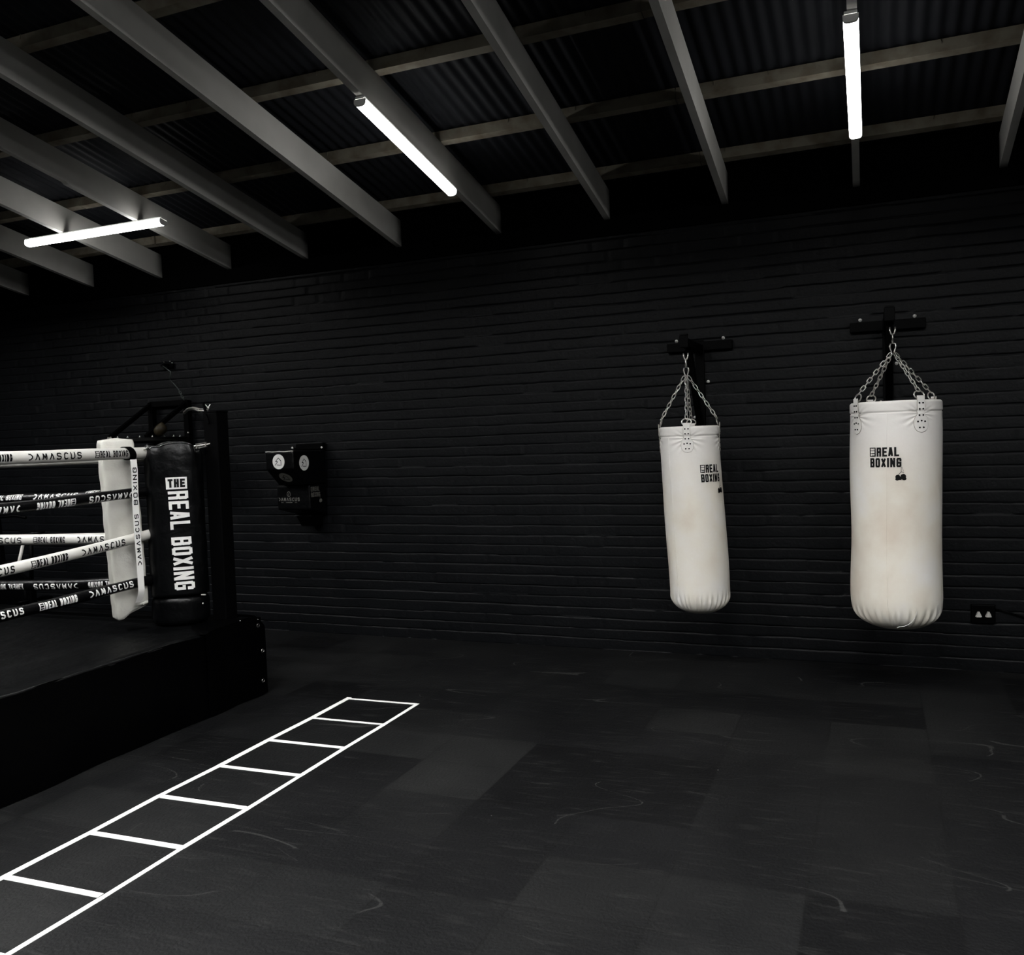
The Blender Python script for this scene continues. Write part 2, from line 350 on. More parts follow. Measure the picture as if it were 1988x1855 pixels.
for y, lab in PY:
    mb = MB(); w = .056; segs = 60; z0 = RD+.003
    for k in range(3):
        xa = XL+.02+(XR-XL-.04)*k/3; xb = XL+.02+(XR-XL-.04)*(k+1)/3-.004; dy = random.uniform(-.006, .006)
        V = []
        for x in (xa, xb):
            for yy, o in ((y-w/2, 0), (y+w/2, 0), (y+w/2, PD-.002), (y-w/2, PD-.002)): V.append((x, yy+dy, roofz(yy, z0+o)))
        mb.add(V, [(0, 1, 2, 3), (7, 6, 5, 4), (0, 4, 5, 1), (1, 5, 6, 2), (2, 6, 7, 3), (3, 7, 4, 0)])
    if lab:                              # roofing screw tips poking down beside the timber
        for k in range(22):
            x = XL+2.5+k*.43+random.uniform(-.12, .12); yy = y-w/2-.004
            mb.tube([(x, yy, roofz(yy, z0+.04)), (x+random.uniform(-.006, .006), yy, roofz(yy, z0+.04)+.022)], .0022, 6)
    if lab: tag(build('purlin', mb, M_wood), lab, 'purlin', 'purlins under the sheet roof')
    else: tag(build('purlin', mb, M_wood), 'rough timber purlin of the roof behind the viewpoint', 'purlin', 'purlins behind the viewpoint')

# ------------------------------------------------------------------ batten lights
def batten(a, b, label, up=(0, 0, 1), w=.066, lit=None):
    a = Vector(a); b = Vector(b); d = (b-a).normalized(); upv = Vector(up); side = d.cross(upv).normalized(); upv = side.cross(d).normalized(); L = (b-a).length
    c = (a+b)/2; t = thing('batten_light', c, label, 'ceiling light', 'LED batten lights')
    mb = MB(); R = Matrix((side, d, upv)).transposed()
    mb.box(c+upv*-.009, (w*.86, L, .018), R, .003); build('housing', mb, M_housing, t)
    hw = w/2
    def fn(u, v):
        an = math.pi*u; return a + d*(.012+(L-.024)*v) + side*(hw*sgnp(math.cos(an), .55)) - upv*(.018+.036*abs(math.sin(an))**.55)
    mb = MB().grid(fn, 16, 1, smooth=True); build('diffuser', mb, lit or M_tube, t)
    for e, s in ((a, 1), (b, -1)):
        def cp(u, v, e=e, s=s):
            an = math.pi*u; return e + d*s*(.0+.012*v) + side*((hw+.001)*sgnp(math.cos(an), .55)) - upv*(.018+.038*abs(math.sin(an))**.55)
        mb = MB().grid(cp, 16, 1)
        V = [e+d*s*.0005+side*((hw+.001)*sgnp(math.cos(math.pi*k/16), .55))-upv*(.018+.038*abs(math.sin(math.pi*k/16))**.55) for k in range(17)]
        mb.add(V, [tuple(range(17))]); build('end_cap', mb, M_housing, t)
    return t
def onr(x, y, o=-.0015): return (x, y, roofz(y, o))
slope = (0, SL, 1)
batten(onr(-2.531, 4.215), onr(-2.531, 5.345), 'lit white batten light in the middle of the ceiling, fixed lengthwise under a rafter')
batten(onr(-.059, 4.33), onr(-.059, 5.395), 'lit white batten light at the upper right, hanging end-on above the large punching bag')
batten(onr(-6.145, 5.118), onr(-4.755, 5.118), 'lit white batten light at the left, fixed crosswise under two rafters', up=slope)
# unseen battens added behind the viewpoint as fill light for the scene
for k, (x, y) in enumerate(((-2.53, .25), (-.06, .25), (1.55, .25), (-5.01, .25))):
    batten(onr(x, y), onr(x, y+1.13), 'unseen white batten light added behind the viewpoint as fill', lit=M_fillbatten)
low = batten((2.3, 1.3, 3.06), (2.3, 2.45, 3.06), 'unseen white batten light added low on wires at the right, outside the frame, as fill', lit=M_fillbatten)  # added batten, never in view, to brighten the rafter sides from the right
mb = MB()
for y in (1.5, 2.25): mb = MB(); mb.tube([(2.3, y, 3.05), (2.3, y, roofz(y, RD+PD+.004))], .002, 6); build('hanging_wire', mb, M_steel, low)
def hooded(x, y, L=1.5, e=.045, hood=.024):      # added unseen fill lamp; side blades shaped to keep the upper wall dark
    z = roofz(y)-.085; t = thing('hooded_fill_light', (x, y, z), 'unseen hooded trough light added out of view as fill', 'ceiling light', 'added hooded fill lights out of view')
    mb = MB(); mb.box((x, y, z+.02), (L, 2*e+.02, .03)); mb.box((x, y, z+.04), (L*.8, .05, .02))
    for sg in (-1, 1): mb.box((x, y+sg*(e+.004), z-hood/2+.004), (L, .004, hood)); mb.box((x+sg*L/2, y, z-hood/2+.004), (.004, 2*e+.01, hood))
    build('hood', mb, M_black, t)
    mb = MB(); mb.box((x, y, z+.0035), (L-.02, 2*e, .003)); build('diffuser', mb, M_fillhooded, t)
for x, y in ((-.4, 1.75), (-2.9, 1.75), (-5.4, 1.9), (1.9, 1.75), (-7.6, 3.3), (-.4, -1.2), (-2.9, -1.2), (1.9, -1.2)): hooded(x, y)  # added fill for bags, floor and left wall, all out of view

# ------------------------------------------------------------------ lettering
BOLD = {'T': [[(0, 1), (1, 1)], [(.5, 1), (.5, 0)]], 'H': [[(0, 0), (0, 1)], [(1, 0), (1, 1)], [(0, .5), (1, .5)]],
 'E': [[(1, 1), (0, 1), (0, 0), (1, 0)], [(0, .5), (.85, .5)]], 'R': [[(0, 0), (0, 1), (.85, 1), (1, .9), (1, .6), (.85, .5), (0, .5)], [(.8, .48), (1, .38), (1, 0)]],
 'A': [[(0, 0), (.38, 1), (.62, 1), (1, 0)], [(.15, .24), (.85, .24)]], 'L': [[(0, 1), (0, 0), (1, 0)]],
 'B': [[(0, 0), (0, 1), (.85, 1), (1, .9), (1, .62), (.85, .52), (0, .52)], [(.85, .52), (1, .42), (1, .1), (.85, 0), (0, 0)]],
 'O': [[(.2, 0), (0, .1), (0, .9), (.2, 1), (.8, 1), (1, .9), (1, .1), (.8, 0), (.2, 0)]], 'X': [[(0, 0), (1, 1)], [(0, 1), (1, 0)]],
 'I': [[(0, 0), (0, 1)]], 'N': [[(0, 0), (0, 1), (1, 0), (1, 1)]],
 'G': [[(1, .76), (1, .9), (.8, 1), (.2, 1), (0, .9), (0, .1), (.2, 0), (.8, 0), (1, .1), (1, .46), (.62, .46)]],
 'D': [[(.15, 1), (.6, .95), (1, .62), (1, .38), (.55, .05), (.2, .02)]], 'V': [[(0, 0), (.5, 1), (1, 0)]],
 'M': [[(0, 0), (.1, 1), (.5, .25), (.9, 1), (1, 0)]],
 'S': [[(1, .85), (.8, 1), (.25, 1), (.02, .84), (.02, .66), (.2, .54), (.8, .46), (.98, .34), (.98, .14), (.78, 0), (.2, 0), (0, .13)]],
 'C': [[(1, .88), (.75, 1), (.35, 1), (.05, .75), (.05, .25), (.35, 0), (.75, 0), (1, .12)]],
 'U': [[(0, 1), (0, .2), (.25, 0), (.75, 0), (1, .2), (1, 1)]]}
def word(text, x0, y0, W, H, t, gap=.28, iw=None):
    """strokes (thick line segments) of a word fitted into the box x0..x0+W, y0..y0+H"""
    wid = [(t if ch == 'I' else (.6 if ch == ' ' else 1)) for ch in text]
    units = 0; tt = t
    n1 = sum(1 for ch in text if ch not in 'I '); nI = text.count('I'); ns = text.count(' '); ng = len(text)-1
    # letter width cw: W = n1*cw + nI*tt + ns*.5*cw + ng*gap*cw
    cw = (W-nI*tt)/(n1+ns*.5+ng*gap); segs = []; x = x0
    for ch in text:
        w = tt if ch == 'I' else (cw*.5 if ch == ' ' else cw)
        if ch != ' ':
            for pl in BOLD[ch]:
                P = [(x+tt/2+a*(w-tt), y0+tt/2+b*(H-tt)) for a, b in pl]
                for k in range(len(P)-1): segs.append((P[k], P[k+1], tt, k == 0, k == len(P)-2))
        x += w+gap*cw
    return segs
LAYER = [0]                              # strokes lie a hair above one another so that they never coincide
def ink(mb, segs, fn, step=.008, nacross=1):
    for (a, b, t, s0, s1) in segs:
        a = np.array(a, float); b = np.array(b, float); d = b-a; L = np.linalg.norm(d)
        if L < 1e-9: continue
        d /= L; n = np.array((-d[1], d[0])); axis = abs(d[0]) < .02 or abs(d[1]) < .02
        e = t/2 if axis else t*.28
        a2 = a-d*e; b2 = b+d*e; L2 = L+2*e; m = max(1, int(math.ceil(L2/step))); q = max(nacross, int(math.ceil(t/step)))
        V = []; F = []
        for i in range(m+1):
            for j in range(q+1):
                pt = a2+(b2-a2)*i/m + n*t*(j/q-.5); V.append(fn(pt[0], pt[1]))
        for i in range(m):
            for j in range(q): k = i*(q+1)+j; F.append((k, k+1, k+q+2, k+q+1))
        nn = (Vector(V[1])-Vector(V[0])).cross(Vector(V[q+1])-Vector(V[0])); LAYER[0] = (LAYER[0]+1) % 9
        if nn.length > 0: nn.normalize(); V = [Vector(p_)+nn*(4e-5*LAYER[0]) for p_ in V]
        mb.add(V, F)
def rect(mb, x0, y0, x1, y1, fn, step=.008):
    t = y1-y0; ink(mb, [((x0+t/2, (y0+y1)/2), (x1-t/2, (y0+y1)/2), t, 1, 1)] if x1-x0 > t else [(((x0+x1)/2, y0+(x1-x0)/2), ((x0+x1)/2, y1-(x1-x0)/2), x1-x0, 1, 1)], fn, step)
def blob(mb, cx, cy, rx, ry, fn, n=16):
    V = [fn(cx, cy)]+[fn(cx+rx*math.cos(2*math.pi*k/n), cy+ry*math.sin(2*math.pi*k/n)) for k in range(n)]
    nn = (Vector(V[1])-Vector(V[0])).cross(Vector(V[4])-Vector(V[0])).normalized(); LAYER[0] = (LAYER[0]+1) % 9
    mb.add([Vector(p_)+nn*(4e-5*LAYER[0]) for p_ in V], [(0, k+1, (k+1) % n+1) for k in range(n)])
def flipped(fn, cx, cy): return lambda x, y: fn(2*cx-x, 2*cy-y)
def the_box(mb, mb2, x0, y0, W, H, fn, fn2):     # solid panel with THE reading upwards knocked out (mb2 = the ground colour)
    rect(mb, x0, y0, x0+W, y0+H, fn)
    ro = lambda a, b: fn2(x0+W-b, y0+a)
    ink(mb2, word('THE', H*.1, W*.18, H*.8, W*.64, W*.17, .3), ro)

# ------------------------------------------------------------------ punching bags
def link(mb, c, d, n, L, w, r):          # one stadium-shaped chain link: centre, long axis, flat normal
    d = Vector(d).normalized(); n = Vector(n); n = (n-d*n.dot(d)).normalized(); s = d.cross(n); c = Vector(c); P = []
    for k in range(12):
        a = 2*math.pi*k/12; P.append(c+s*(w/2*math.cos(a))+d*((L/2-w/2)*(1 if math.sin(a) > 0 else -1)*(abs(math.sin(a)) > .01)+w/2*math.sin(a)))
    mb.tube(P, r, 6, closed=True)
def chain(mb, a, b, L=.037, w=.019, r=.0028, tw=0.):
    a = Vector(a); b = Vector(b); D = (b-a).length; d = (b-a)/D; pitch = L-2.3*r; n = max(1, round(D/pitch)); pitch = D/n
    o = d.orthogonal().normalized(); o2 = d.cross(o)
    for k in range(n):
        an = tw+(k % 2)*math.pi/2; link(mb, a+d*pitch*(k+.5), d, o*math.cos(an)+o2*math.sin(an), pitch+2.3*r, w, r)
def punching_bag(X, Y, zb, zt, R, hook, phis, lean, logo_phi, seam_phi, label, seed, lx):
    t = thing('punching_bag', (X, Y, zb), label, 'punching bag', 'off-white heavy punching bags')
    H = zt-zb; rg = random.Random(seed)
    def axis(z): f = (zt-z)/H; return X+lean*f+.006*math.sin(f*5+seed), Y
    def rad(phi, z, pinch=True):
        h = z-zb; r = R
        hb = .185*R/.2
        if h < hb: k = 1-h/hb; r *= (1-k**3.0)**(1/2.6) if k < 1 else 0
        r *= 1+.012*math.sin((z-zb)*7+seed)+.010*math.exp(-((h-.25)/.2)**2)
        r += .0016*math.sin(3*phi+z*9+seed)+.0012*math.sin(7*z+5*phi)
        # gathered pleats low down
        if h < .16: env = math.exp(-((h-.085)/.04)**2); r += env*(.0062*math.sin(34*phi+2*math.sin(3*phi))+.0025*math.sin(53*phi+seed))
        # stitched hem and the pull of the straps
        dt = zt-z
        if dt < .012: r -= .010*(1-dt/.012)**2
        r -= .0065*math.exp(-((dt-.062)/.005)**2)
        if dt < .07: r += .003
        for p in (phis if pinch else ()):
            dp = (phi-p+math.pi) % (2*math.pi)-math.pi
            if dt < .2:
                fan = math.atan2(dp*R, -(dt-.075)); sp = abs(dp*R)
                r += -.008*math.exp(-(sp/.05)**2)*math.exp(-((dt-.07)/.03)**2) + .0052*math.exp(-(sp/.085)**2)*math.exp(-((dt-.09)/.05)**2)*math.sin(fan*16)
        return r
    def S(phi, z, o=0., pinch=True):
        cx, cy = axis(z); r = rad(phi, z, pinch)+o; return Vector((cx+r*math.sin(phi), cy-r*math.cos(phi), z))
    zs = [zb+.0005, zb+.002, zb+.006]+[zb+.012+.006*k for k in range(26)]
    zs += list(np.linspace(zs[-1]+.02, zt-.22, 30)) + list(np.linspace(zt-.212, zt-.002, 56)) + [zt]
    mb = MB(); mb.grid(lambda u, v: S(2*math.pi*u, zs[int(round(v*(len(zs)-1)))]), 256, len(zs)-1, True, True, True, False)
    # top cover set slightly below the rim
    mb.grid(lambda u, v: (lambda p: Vector((axis(zt)[0]+(p.x-axis(zt)[0])*(1-v), Y+(p.y-Y)*(1-v), zt-.012*min(1, v*6))))(S(2*math.pi*u, zt)), 64, 6, True, True)
    build('shell', mb, M_bag, t)
    mb = MB(); mb.tube([S(seam_phi, z, .0) for z in np.linspace(zb+.08, zt-.07, 60)], .0013, 6); build('side_seam', mb, M_bag, t)
    # D-ring straps: narrow tongue widening to a round foot, with rivets
    for p in phis:
        def half(dt):      # half width of the tab at distance dt below the rim
            if dt < .08: return .021
            if dt < .115: return .021+.019*math.sin((dt-.08)/.035*math.pi/2)
            q = (dt-.13)/.045; return .040*math.sqrt(max(0, 1-max(0, q)**2)) if q > 0 else .040
        N = 26; TL = .175; k_ = R/.237*.35+.65
        def tab(u, v, p=p): dt = -.022+(TL+.022)*v; h = half(max(dt, 0))*k_; z = zt-dt*k_; return S(p+(u-.5)*2*h/R, min(z, zt-.014), .0036, False) + Vector((0, 0, max(0, z-(zt-.014))))
        mb = MB(); mb.grid(tab, 8, N)
        mb.grid(lambda u, v, p=p: S(p+(u-.5)*2*half(max(-.022+(TL+.022)*v, 0))*k_*1.06/R, min(zt-(-.022+(TL+.022)*v)*k_, zt-.014), .0010, False)+Vector((0, 0, max(0, zt-(-.022+(TL+.022)*v)*k_-(zt-.014)))), 8, N)
        tb = build('strap_patch', mb, M_bag, t)
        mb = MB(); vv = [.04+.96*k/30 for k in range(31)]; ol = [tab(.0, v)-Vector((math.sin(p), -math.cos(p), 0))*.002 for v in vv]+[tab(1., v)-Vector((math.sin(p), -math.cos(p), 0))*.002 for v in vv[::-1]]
        mb.tube(ol, .0019, 6); build('edge_shade_line', mb, M_edgeshade, tb)  # dark outline tube standing in for the shadow around the tab
        for dx, dt in ((-.010, .018), (.010, .018), (-.010, .050), (.010, .050), (-.011, .083), (.011, .083), (-.020, .117), (0, .113), (.020, .117), (-.011, .149), (.011, .149)):
            c = S(p+dx*k_/R, zt-dt*k_, .0048, False); mb = MB(); mb.disc(c, .0046, 10, (math.sin(p), -math.cos(p), 0), .003); build('rivet', mb, M_bracket, tb)
        c = S(p, zt, -.004)+Vector((0, 0, .026)); tang = Vector((math.cos(p), math.sin(p), 0)); mb = MB()
        mb.tube([c+tang*.029*math.cos(a)+Vector((-.25*math.sin(p), .25*math.cos(p), 1)).normalized()*.022*math.sin(a) for a in np.linspace(0, 2*math.pi, 21)[:-1]], .0036, 7, closed=True)
        build('ring', mb, M_steel, t)
        top = Vector(hook)+Vector((math.sin(p)*.012, -math.cos(p)*.012, -.135)); bot = c+Vector((0, 0, .018))
        mb = MB(); chain(mb, top, bot, tw=p); build('chain', mb, M_steel, t)
    h = Vector(hook); mb = MB()
    mb.tube([h+Vector((-.014, 0, .012)), h+Vector((-.014, 0, -.008)), h+Vector((-.008, 0, -.026)), h+Vector((0, 0, -.031)), h+Vector((.008, 0, -.026)), h+Vector((.014, 0, -.008)), h+Vector((.014, 0, .012))], .0042, 8)
    build('u_bolt', mb, M_steel, t)
    mb = MB(); link(mb, h+Vector((0, 0, -.048)), (0, 0, 1), (1, 0, 0), .044, .024, .004); mb.tube([h+Vector((0, 0, -.06)), h+Vector((0, 0, -.08))], .007, 8); build('swivel', mb, M_steel, t)
    mb = MB(); P = [(0, .030), (.014, .024), (.017, .010), (.008, -.022), (.004, -.034), (-.004, -.034), (-.008, -.022), (-.017, .010), (-.014, .024)]
    mb.tube([h+Vector((a*.95, 0, -.106+b)) for a, b in P], .0042, 8, closed=True); build('carabiner', mb, M_steel, t)
    # printed logo: small upright panel, two lines of heavy capitals, a pair of hanging gloves
    ph, zl = logo_phi; f = lambda x, y: S(ph+x/R, zl+y, .0016); f2 = lambda x, y: S(ph+x/R, zl+y, .0026)
    mb = MB(); m2 = MB()
    the_box(mb, m2, -.082*lx, .006, .034*lx, .050, f, f2)
    ink(mb, word('REAL', -.043*lx, .006, .112*lx, .050, .0102*lx, .22), f)
    ink(mb, word('BOXING', -.080*lx, -.052, .160*lx, .050, .0100*lx, .22), f)
    for cx, cy, rx, ry in ((.062, -.104, .012, .012), (.072, -.111, .013, .010), (.060, -.116, .010, .008), (.090, -.104, .013, .016), (.094, -.114, .011, .009), (.084, -.098, .008, .008)): blob(mb, cx*lx, cy, rx*lx, ry, f)
    ink(mb, [((.080*lx, -.05), (.078*lx, -.078), .002, 1, 1), ((.078*lx, -.078), (.066*lx, -.092), .0026, 1, 1), ((.078*lx, -.078), (.092*lx, -.080), .0026, 1, 1), ((.082*lx, -.05), (.090*lx, -.074), .0014, 1, 1)], f)
    lo = build('printed_logo', mb, M_inkb, t); tag(lo, 'black printed two-line lettering with a pair of gloves')
    build('panel_letters', m2, M_bag, lo)
    return t, S
bag1, S1 = punching_bag(.113, 5.4, .405, 1.677, .236, (.113, 5.4, 2.080), [math.radians(a) for a in (31, -57, 121, -147)], .002, (math.radians(-14), 1.372), math.radians(-12),
    'large wide off-white punching bag, the right-hand one of the pair, hung by four chains', 1, 1.0)
mb = MB(); tp = [AY(a, b, 5.185) for a, b in ((1780, 1178), (1780, 1186), (1778.5, 1194), (1775, 1202), (1770, 1208.5), (1763, 1213.5), (1755, 1216.5), (1748, 1217.5), (1744, 1218), (1742, 1220))]
mb.tube(tp, .0011, 6); build('loose_thread', mb, M_strap, bag1)
bag2, S2 = punching_bag(-1.066, 5.6, .405, 1.585, .186, (-1.079, 5.6, 2.034), [math.radians(a) for a in (6, 96, -84, -174)], .034, (math.radians(51), 1.29), math.radians(-33),
    'slim off-white punching bag, the left-hand and narrower one of the pair', 4, .92)

# ------------------------------------------------------------------ wall brackets of the bags
def bag_bracket(X, Yb, zh, label, wx):
    t = thing('bag_bracket', (X, WALL, zh-.5), label, 'wall bracket', 'steel brackets holding the punching bags')
    zc = zh+.075
    mb = MB(); mb.box((X, WALL-.022, zc+.02), (wx, .038, .062), bev=.004); build('wall_bar', mb, M_bracket, t)
    mb = MB(); mb.box((X, WALL-.020, zc-.27), (.06, .034, .66), bev=.004); build('wall_plank', mb, M_bracket, t)
    mb = MB(); mb.bar((X, WALL-.035, zc), (X, Yb-.05, zc), .056, .05, bev=.004); arm = build('arm', mb, M_bracket, t)
    mb = MB(); mb.box((X, Yb-.052, zc+.004), (.056, .012, .075), bev=.004)
    mb.box((X, Yb-.042, zc+.047), (.05, .018, .008)); tag(build('end_cap', mb, M_bracket, arm), 'worn end cap')
    mb = MB(); mb.bar((X, WALL-.03, zc-.56), (X, Yb+.10, zc-.03), .045, .04, up=(1, 0, 0), bev=.003); build('brace', mb, M_bracket, t)
    for bx, bz in ((-wx*.36, .088), (wx*.36, .088), (.05, -.20), (-.045, -.44)):
        mb = MB(); mb.lathe((X+bx, WALL-.004, zc+bz-.02), [(.011, 0), (.011, -.006), (.006, -.007), (.006, -.014), (.002, -.016)], 10, 'y'); build('bolt', mb, M_zinc, t)
bag_bracket(.098, 5.4, 2.080, 'black steel T-shaped wall bracket above the large punching bag', .44)
bag_bracket(-1.080, 5.6, 2.034, 'black steel T-shaped wall bracket above the slim punching bag', .44)

# ------------------------------------------------------------------ floor ladder marking
t = thing('floor_ladder', (-2.747, 3.2, 0), 'white taped agility ladder marked on the black mats beside the ring', 'floor marking')
XA, XB, Y0, ST, TW = -2.984, -2.511, 4.543, .3848, .028
def tape(mb, a, b, w, lo=.0003, h=.0022):
    a = Vector((*a, 0)); b = Vector((*b, 0)); d = (b-a).normalized(); s = Vector((-d.y, d.x, 0))*w/2; n = max(1, int((b-a).length/.35)); V = []; F = []
    for i in range(n+1):
        p = a+(b-a)*i/n; j = s*(1+random.uniform(-.1, .1))
        for z in (lo, h):
            V += [(p-j)+Vector((0, 0, z)), (p+j)+Vector((0, 0, z))]
    for i in range(n):
        k = 4*i; F += [(k+2, k+6, k+7, k+3), (k, k+1, k+5, k+4), (k, k+4, k+6, k+2), (k+1, k+3, k+7, k+5)]
    F += [(0, 2, 3, 1), (4*n, 4*n+1, 4*n+3, 4*n+2)]
    mb.add(V, F)
for x, ks in ((XA, (-.004, .005, 0, .004, -.006, .002, 0)), (XB, (-.006, -.002, -.006, -.001, .004, 0, .005))):
    mb = MB(); pts = [(x+(ks[i] if i < 7 else 0), Y0-ST*i+(.018 if i == 0 else 0)) for i in range(12)]
    for i in range(11): tape(mb, pts[i], pts[i+1], TW*(.82 if x == XB else 1.12 if i < 3 else 1))
    build('rail', mb, M_tape, t)
for i in range(12):
    mb = MB(); y = Y0-ST*i; tape(mb, (XA+.012, y-.004), (XB-.012, y+.006), TW*(.75 if i < 2 else .95 if i < 4 else 1.1), .0004, .0024); build('rung', mb, M_tape, t)

# ------------------------------------------------------------------ boxing ring platform
RXE, RYE, RZ = -3.58, 4.50, .487
RXW, RYN = -8.75, -.55
t = ring = thing('boxing_ring', (-6.1, 2.0, 0), 'low black vinyl-covered boxing ring platform at the left', 'boxing ring')
mb = MB(); mb.box(((RXE+RXW)/2, (RYE+RYN)/2, RZ/2-.02), (RXE-RXW-.03, RYE-RYN-.03, RZ-.05)); build('deck_frame', mb, M_black, ring)
def canvas(u, v):
    x = RXW+(RXE-RXW)*u; y = RYN+(RYE-RYN)*v; dx = min(RXE-x, x-RXW); dy = min(RYE-y, y-RYN); e = min(dx, dy)
    z = RZ - .018*max(0, 1-e/.035)**2 + (.0035*math.sin(x*3.1+y*1.7)+.003*math.sin(x*1.3-y*4.1))*min(1, e/.4) + .004*math.exp(-((e-.42)/.04)**2)
    return (x, y, z)
mb = MB().grid(canvas, 150, 150); build('canvas', mb, M_canvas, ring)
def side_skirt(u, v):                     # skirt on the side facing the open floor, with soft folds
    y = RYN+(RYE-RYN)*u; z = .004+(RZ-.008)*v
    f = .010*math.sin(y*5.1+1.2*v)+.006*math.sin(y*11.3-2*v); return (RXE+.004+f*(1-v*.9)*.8, y, z+.006*math.sin(y*9)*(v > .98))
mb = MB().grid(side_skirt, 160, 14)
mb.grid(lambda u, v: (RXE+(RXW-RXE)*u, RYE+.004+.006*math.sin(u*60)*(1-v), .004+(RZ-.008)*v), 120, 6)
mb.grid(lambda u, v: (RXE+(RXW-RXE)*u, RYN-.004, .004+(RZ-.008)*v), 4, 2); mb.grid(lambda u, v: (RXW-.004, RYN+(RYE-RYN)*u, .004+(RZ-.008)*v), 4, 2)
build('skirt', mb, M_skirt, ring)
mb = MB(); P = []                          # piped, slightly lumpy edge welt
for k in range(200):
    y = RYN+(3.75-RYN)*k/199; P.append((RXE-.002+.002*math.sin(y*23), y, RZ-.004+.0015*math.sin(y*8)+.0012*math.sin(y*31)))
mb.tube(P, .0065, 10); M_welt = mat('shiny_black_piping', (.003, .003, .0034), .22, spec=.6); build('edge_welt', mb, M_welt, ring)
mb = MB()
for y in (2.63, 3.33): mb.ellipsoid((RXE-.006, y, RZ-.010), Matrix.Identity(3), (.012, .035, .012), nu=12, nv=8)
build('edge_buckle', mb, M_welt, ring)
# corner flap wrapped round the platform corner, raised at the post
def flap(u, v):
    y = 3.98+(RYE+.012-3.98)*u; top = RZ+.02-.075*max(0, (u-.72)/.28)**2.6 - .02*max(0, 1-u/.4)
    return (RXE+.022+.006*math.sin(u*9+v*3), y, .008+(top-.008)*v)
mb = MB().grid(flap, 30, 20)
mb.grid(lambda u, v: (RXE+.022-.3*u, RYE+.014, .008+(RZ-.065+.07*min(1, u*4)-.008)*v), 12, 10)
mb.grid(lambda u, v: (RXE+.022+.006*math.sin(u*9+3)-.34*v, 3.98+(RYE+.012-3.98)*u, RZ+.02-.075*max(0, (u-.72)/.28)**2.6-.02*max(0, 1-u/.4)+.004*math.sin(u*12)*(1-v)-.018*v), 30, 8)
fl = build('corner_flap', mb, M_skirt, ring)
for px, py in ((510, 1264), (511, 1322), (501, 1215)):
    c = AX(px, py, RXE+.033); mb = MB(); mb.tube([c+Vector((0, .011*math.cos(a), .011*math.sin(a))) for a in np.linspace(0, 2*math.pi, 17)[:-1]], .0032, 6, closed=True); build('eyelet', mb, M_eye, fl)
for px, py in ((465, 1206), (500, 1203)):
    c = AX(px, py, RXE+.033); mb = MB(); mb.lathe(c, [(.005, 0), (.004, .006), (.002, .008)], 8, 'x'); build('stud', mb, M_eye, fl)
PX_, PYY = -3.745, 4.375
mb = MB(); mb.box((PX_, PYY, (1.773+RZ)/2), (.104, .104, 1.773-RZ), bev=.006); post = thing('ring_post', (PX_, PYY, RZ-.08), 'square black steel post standing on the ring corner right of the black corner pad', 'ring post'); build('post_tube', mb, M_black, post)
mb = MB(); mb.box((PX_, PYY, 1.776), (.108, .108, .008), bev=.002); build('post_cap', mb, M_black, post)
mb = MB(); c = AY(404, 792, 4.33); mb.tube([c+Vector((-.02, 0, .02)), c, c+Vector((.016, 0, .02))], .0032, 6); mb.tube([c+Vector((.0, 0, .004)), c+Vector((-.004, 0, -.022))], .004, 6); mb.ellipsoid(c, Matrix.Identity(3), (.007, .007, .007), nu=10, nv=8)
build('wing_nut', mb, M_steel, post)
mb = MB(); mb.bar(AY(394, 783, 4.33), AY(403, 812, 4.33), .016, .010); mb.bar(AY(402, 806, 4.33), AY(408, 822, 4.33), .03, .012); build('eye_plate', mb, M_bracket, post)

